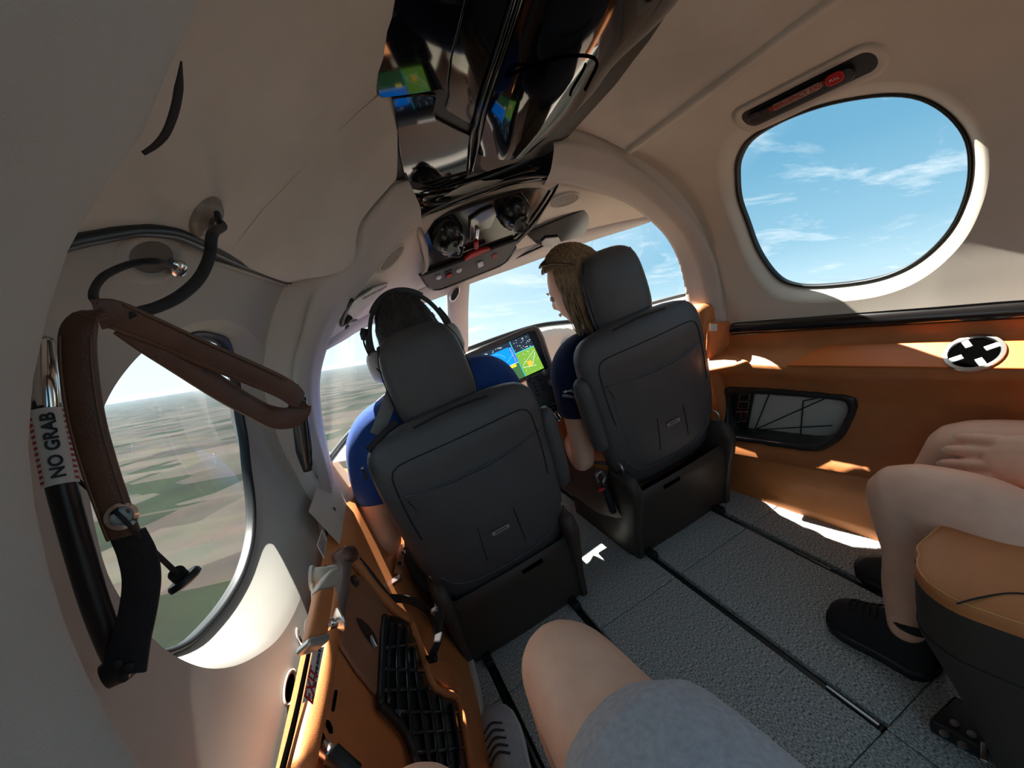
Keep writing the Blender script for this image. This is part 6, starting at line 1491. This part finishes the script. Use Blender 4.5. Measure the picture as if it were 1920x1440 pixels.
# ================================================================== OUTSIDE: farmland, wind turbines
ALT = 650.0
upv = np.array(UP); ge1 = unit(np.cross((0, 1, 0), upv)); ge2 = np.cross(upv, ge1)     # east-ish, ahead
def ground_mat():
    m = bpy.data.materials.new('farmland'); m.use_nodes = True; nt = m.node_tree; N = nt.nodes; L = nt.links; b = N['Principled BSDF']
    b.inputs['Roughness'].default_value = 1; b.inputs['Specular IOR Level'].default_value = 0
    at = N.new('ShaderNodeTexCoord'); mp = N.new('ShaderNodeMapping'); mp.inputs['Scale'].default_value = (1/520, 1/340, 1); mp.inputs['Rotation'].default_value = (0, 0, .35)
    L.new(at.outputs['Object'], mp.inputs[0])
    ns = N.new('ShaderNodeTexNoise'); ns.inputs['Scale'].default_value = .9; ns.inputs['Detail'].default_value = 2; L.new(mp.outputs[0], ns.inputs['Vector'])
    wr = N.new('ShaderNodeMix'); wr.data_type = 'VECTOR'; wr.inputs[0].default_value = .10; L.new(mp.outputs[0], wr.inputs[4]); L.new(ns.outputs['Color'], wr.inputs[5])
    v = N.new('ShaderNodeTexVoronoi'); v.distance = 'CHEBYCHEV'; v.inputs['Scale'].default_value = 1.0; v.inputs['Randomness'].default_value = .75; L.new(wr.outputs[1], v.inputs['Vector'])
    r = N.new('ShaderNodeValToRGB'); e = r.color_ramp.elements; r.color_ramp.interpolation = 'CONSTANT'
    cols = [(.36, .29, .19), (.27, .23, .15), (.13, .17, .08), (.42, .35, .24), (.22, .19, .14), (.33, .27, .18), (.10, .15, .06), (.30, .27, .21), (.39, .32, .21)]
    e[0].position = 0; e[0].color = (*cols[0], 1); e[1].position = .9; e[1].color = (*cols[-1], 1)
    for i, c in enumerate(cols[1:-1]): x = e.new((i+1)/9); x.color = (*c, 1)
    sp = N.new('ShaderNodeSeparateColor'); L.new(v.outputs['Color'], sp.inputs[0]); L.new(sp.outputs[0], r.inputs[0])
    n2 = N.new('ShaderNodeTexNoise'); n2.inputs['Scale'].default_value = .004; n2.inputs['Detail'].default_value = 8; L.new(at.outputs['Object'], n2.inputs['Vector'])
    mx = N.new('ShaderNodeMix'); mx.data_type = 'RGBA'; mx.blend_type = 'OVERLAY'; mx.inputs[0].default_value = .5; L.new(r.outputs[0], mx.inputs[6]); L.new(n2.outputs['Color'], mx.inputs[7])
    hsv = N.new('ShaderNodeHueSaturation'); hsv.inputs['Saturation'].default_value = .6; hsv.inputs['Value'].default_value = .13; L.new(mx.outputs[2], hsv.inputs['Color'])
    L.new(hsv.outputs[0], b.inputs['Base Color'])
    return m
S = 60000.0
gnd = obj('ground', [(-S, -S, 0), (S, -S, 0), (S, S, 0), (-S, S, 0)], [(0, 1, 2, 3)], ground_mat(), smooth=False)
gm = Matrix([[ge1[i], ge2[i], upv[i], -upv[i]*ALT] for i in range(3)]+[[0, 0, 0, 1]]); gnd.matrix_world = gm
tag(gnd, 'patchwork farmland far below the aircraft', 'ground', kind='structure')
# aerial haze: a real scattering layer between the aircraft and the ground
hz = bpy.data.materials.new('haze'); hz.use_nodes = True; nt = hz.node_tree; nt.nodes.clear()
ho = nt.nodes.new('ShaderNodeOutputMaterial'); vs_ = nt.nodes.new('ShaderNodeVolumeScatter'); vs_.inputs['Color'].default_value = (.05, .075, .095, 1); vs_.inputs['Density'].default_value = .00006; vs_.inputs['Anisotropy'].default_value = .15
nt.links.new(vs_.outputs[0], ho.inputs['Volume'])
hb = box('haze_layer', (0, 0, 0), (2*S*.98, 2*S*.98, ALT-60), hz, bevel=0, smooth=False)
hb.matrix_world = gm @ Matrix.Translation((0, 0, (ALT-60)/2+1))
tag(hb, 'thin summer haze lying over the farmland', 'haze', kind='structure')
# wind turbines
def turbine():
    t = empty('wind_turbine'); m = mat('turbine_white', (.8, .8, .8), .5)
    lathe('tower', [(2.6, 0), (1.6, 88)], (0, 0, 0), (0, 0, 1), m, t, n=10)
    box('nacelle', (0, -1, 89.5), (4, 11, 4), m, t, bevel=.3)
    for k in range(3):
        a = .4+k*2*math.pi/3; d = V(math.sin(a), 0, math.cos(a)); s = V(math.cos(a), 0, -math.sin(a)); c = V(0, -7, 89.5)
        obj('blade', [c+s*1.2, c-s*1.2, c+d*12+s*2.2, c+d*12-s*1.6, c+d*50+s*.3, c+d*50-s*.3, c+V(0, 1, 0), c+d*12+V(0, .8, 0), c+d*50+V(0, .2, 0)], [(0, 1, 3, 2), (2, 3, 5, 4), (0, 2, 7, 6), (2, 4, 8, 7), (1, 6, 7, 3), (3, 7, 8, 5)], m, t, smooth=False)
    return t
def ground_point(px, py):
    r = ray(px, py); t = -(ALT+CAM.dot(upv))/r.dot(upv); p = CAM+r*t
    return np.array((p+upv*ALT).dot(ge1)), np.array((p+upv*ALT).dot(ge2))
spots = [((393, 800), 'by the right edge of the door window'), ((405, 872), 'standing nearest, low in the door window'), ((250, 850), 'at the left of the door window'), ((300, 800), 'far out in the middle of the door window'), ((345, 770), 'far out under the strap loop'),
         ((612, 765), 'through the windshield beside the pillar'), ((642, 730), 'through the windshield above the shoulder'), ((690, 715), 'through the windshield beside the microphone'), ((668, 700), 'most distant through the windshield')]
protot = turbine(); kids = list(protot.children)
for i, ((px, py), w_) in enumerate(spots):
    if i == 0: t = protot
    else:
        t = protot.copy(); COL.objects.link(t)
        for ch in kids: c = ch.copy(); COL.objects.link(c); c.parent = t
    a, b_ = ground_point(px, py)
    t.matrix_world = gm @ Matrix.Translation((a, b_, 0)) @ Matrix.Rotation(.5, 4, 'Z')
    tag(t, 'white wind turbine on the farmland '+w_, 'wind turbine', 'distant wind turbines')
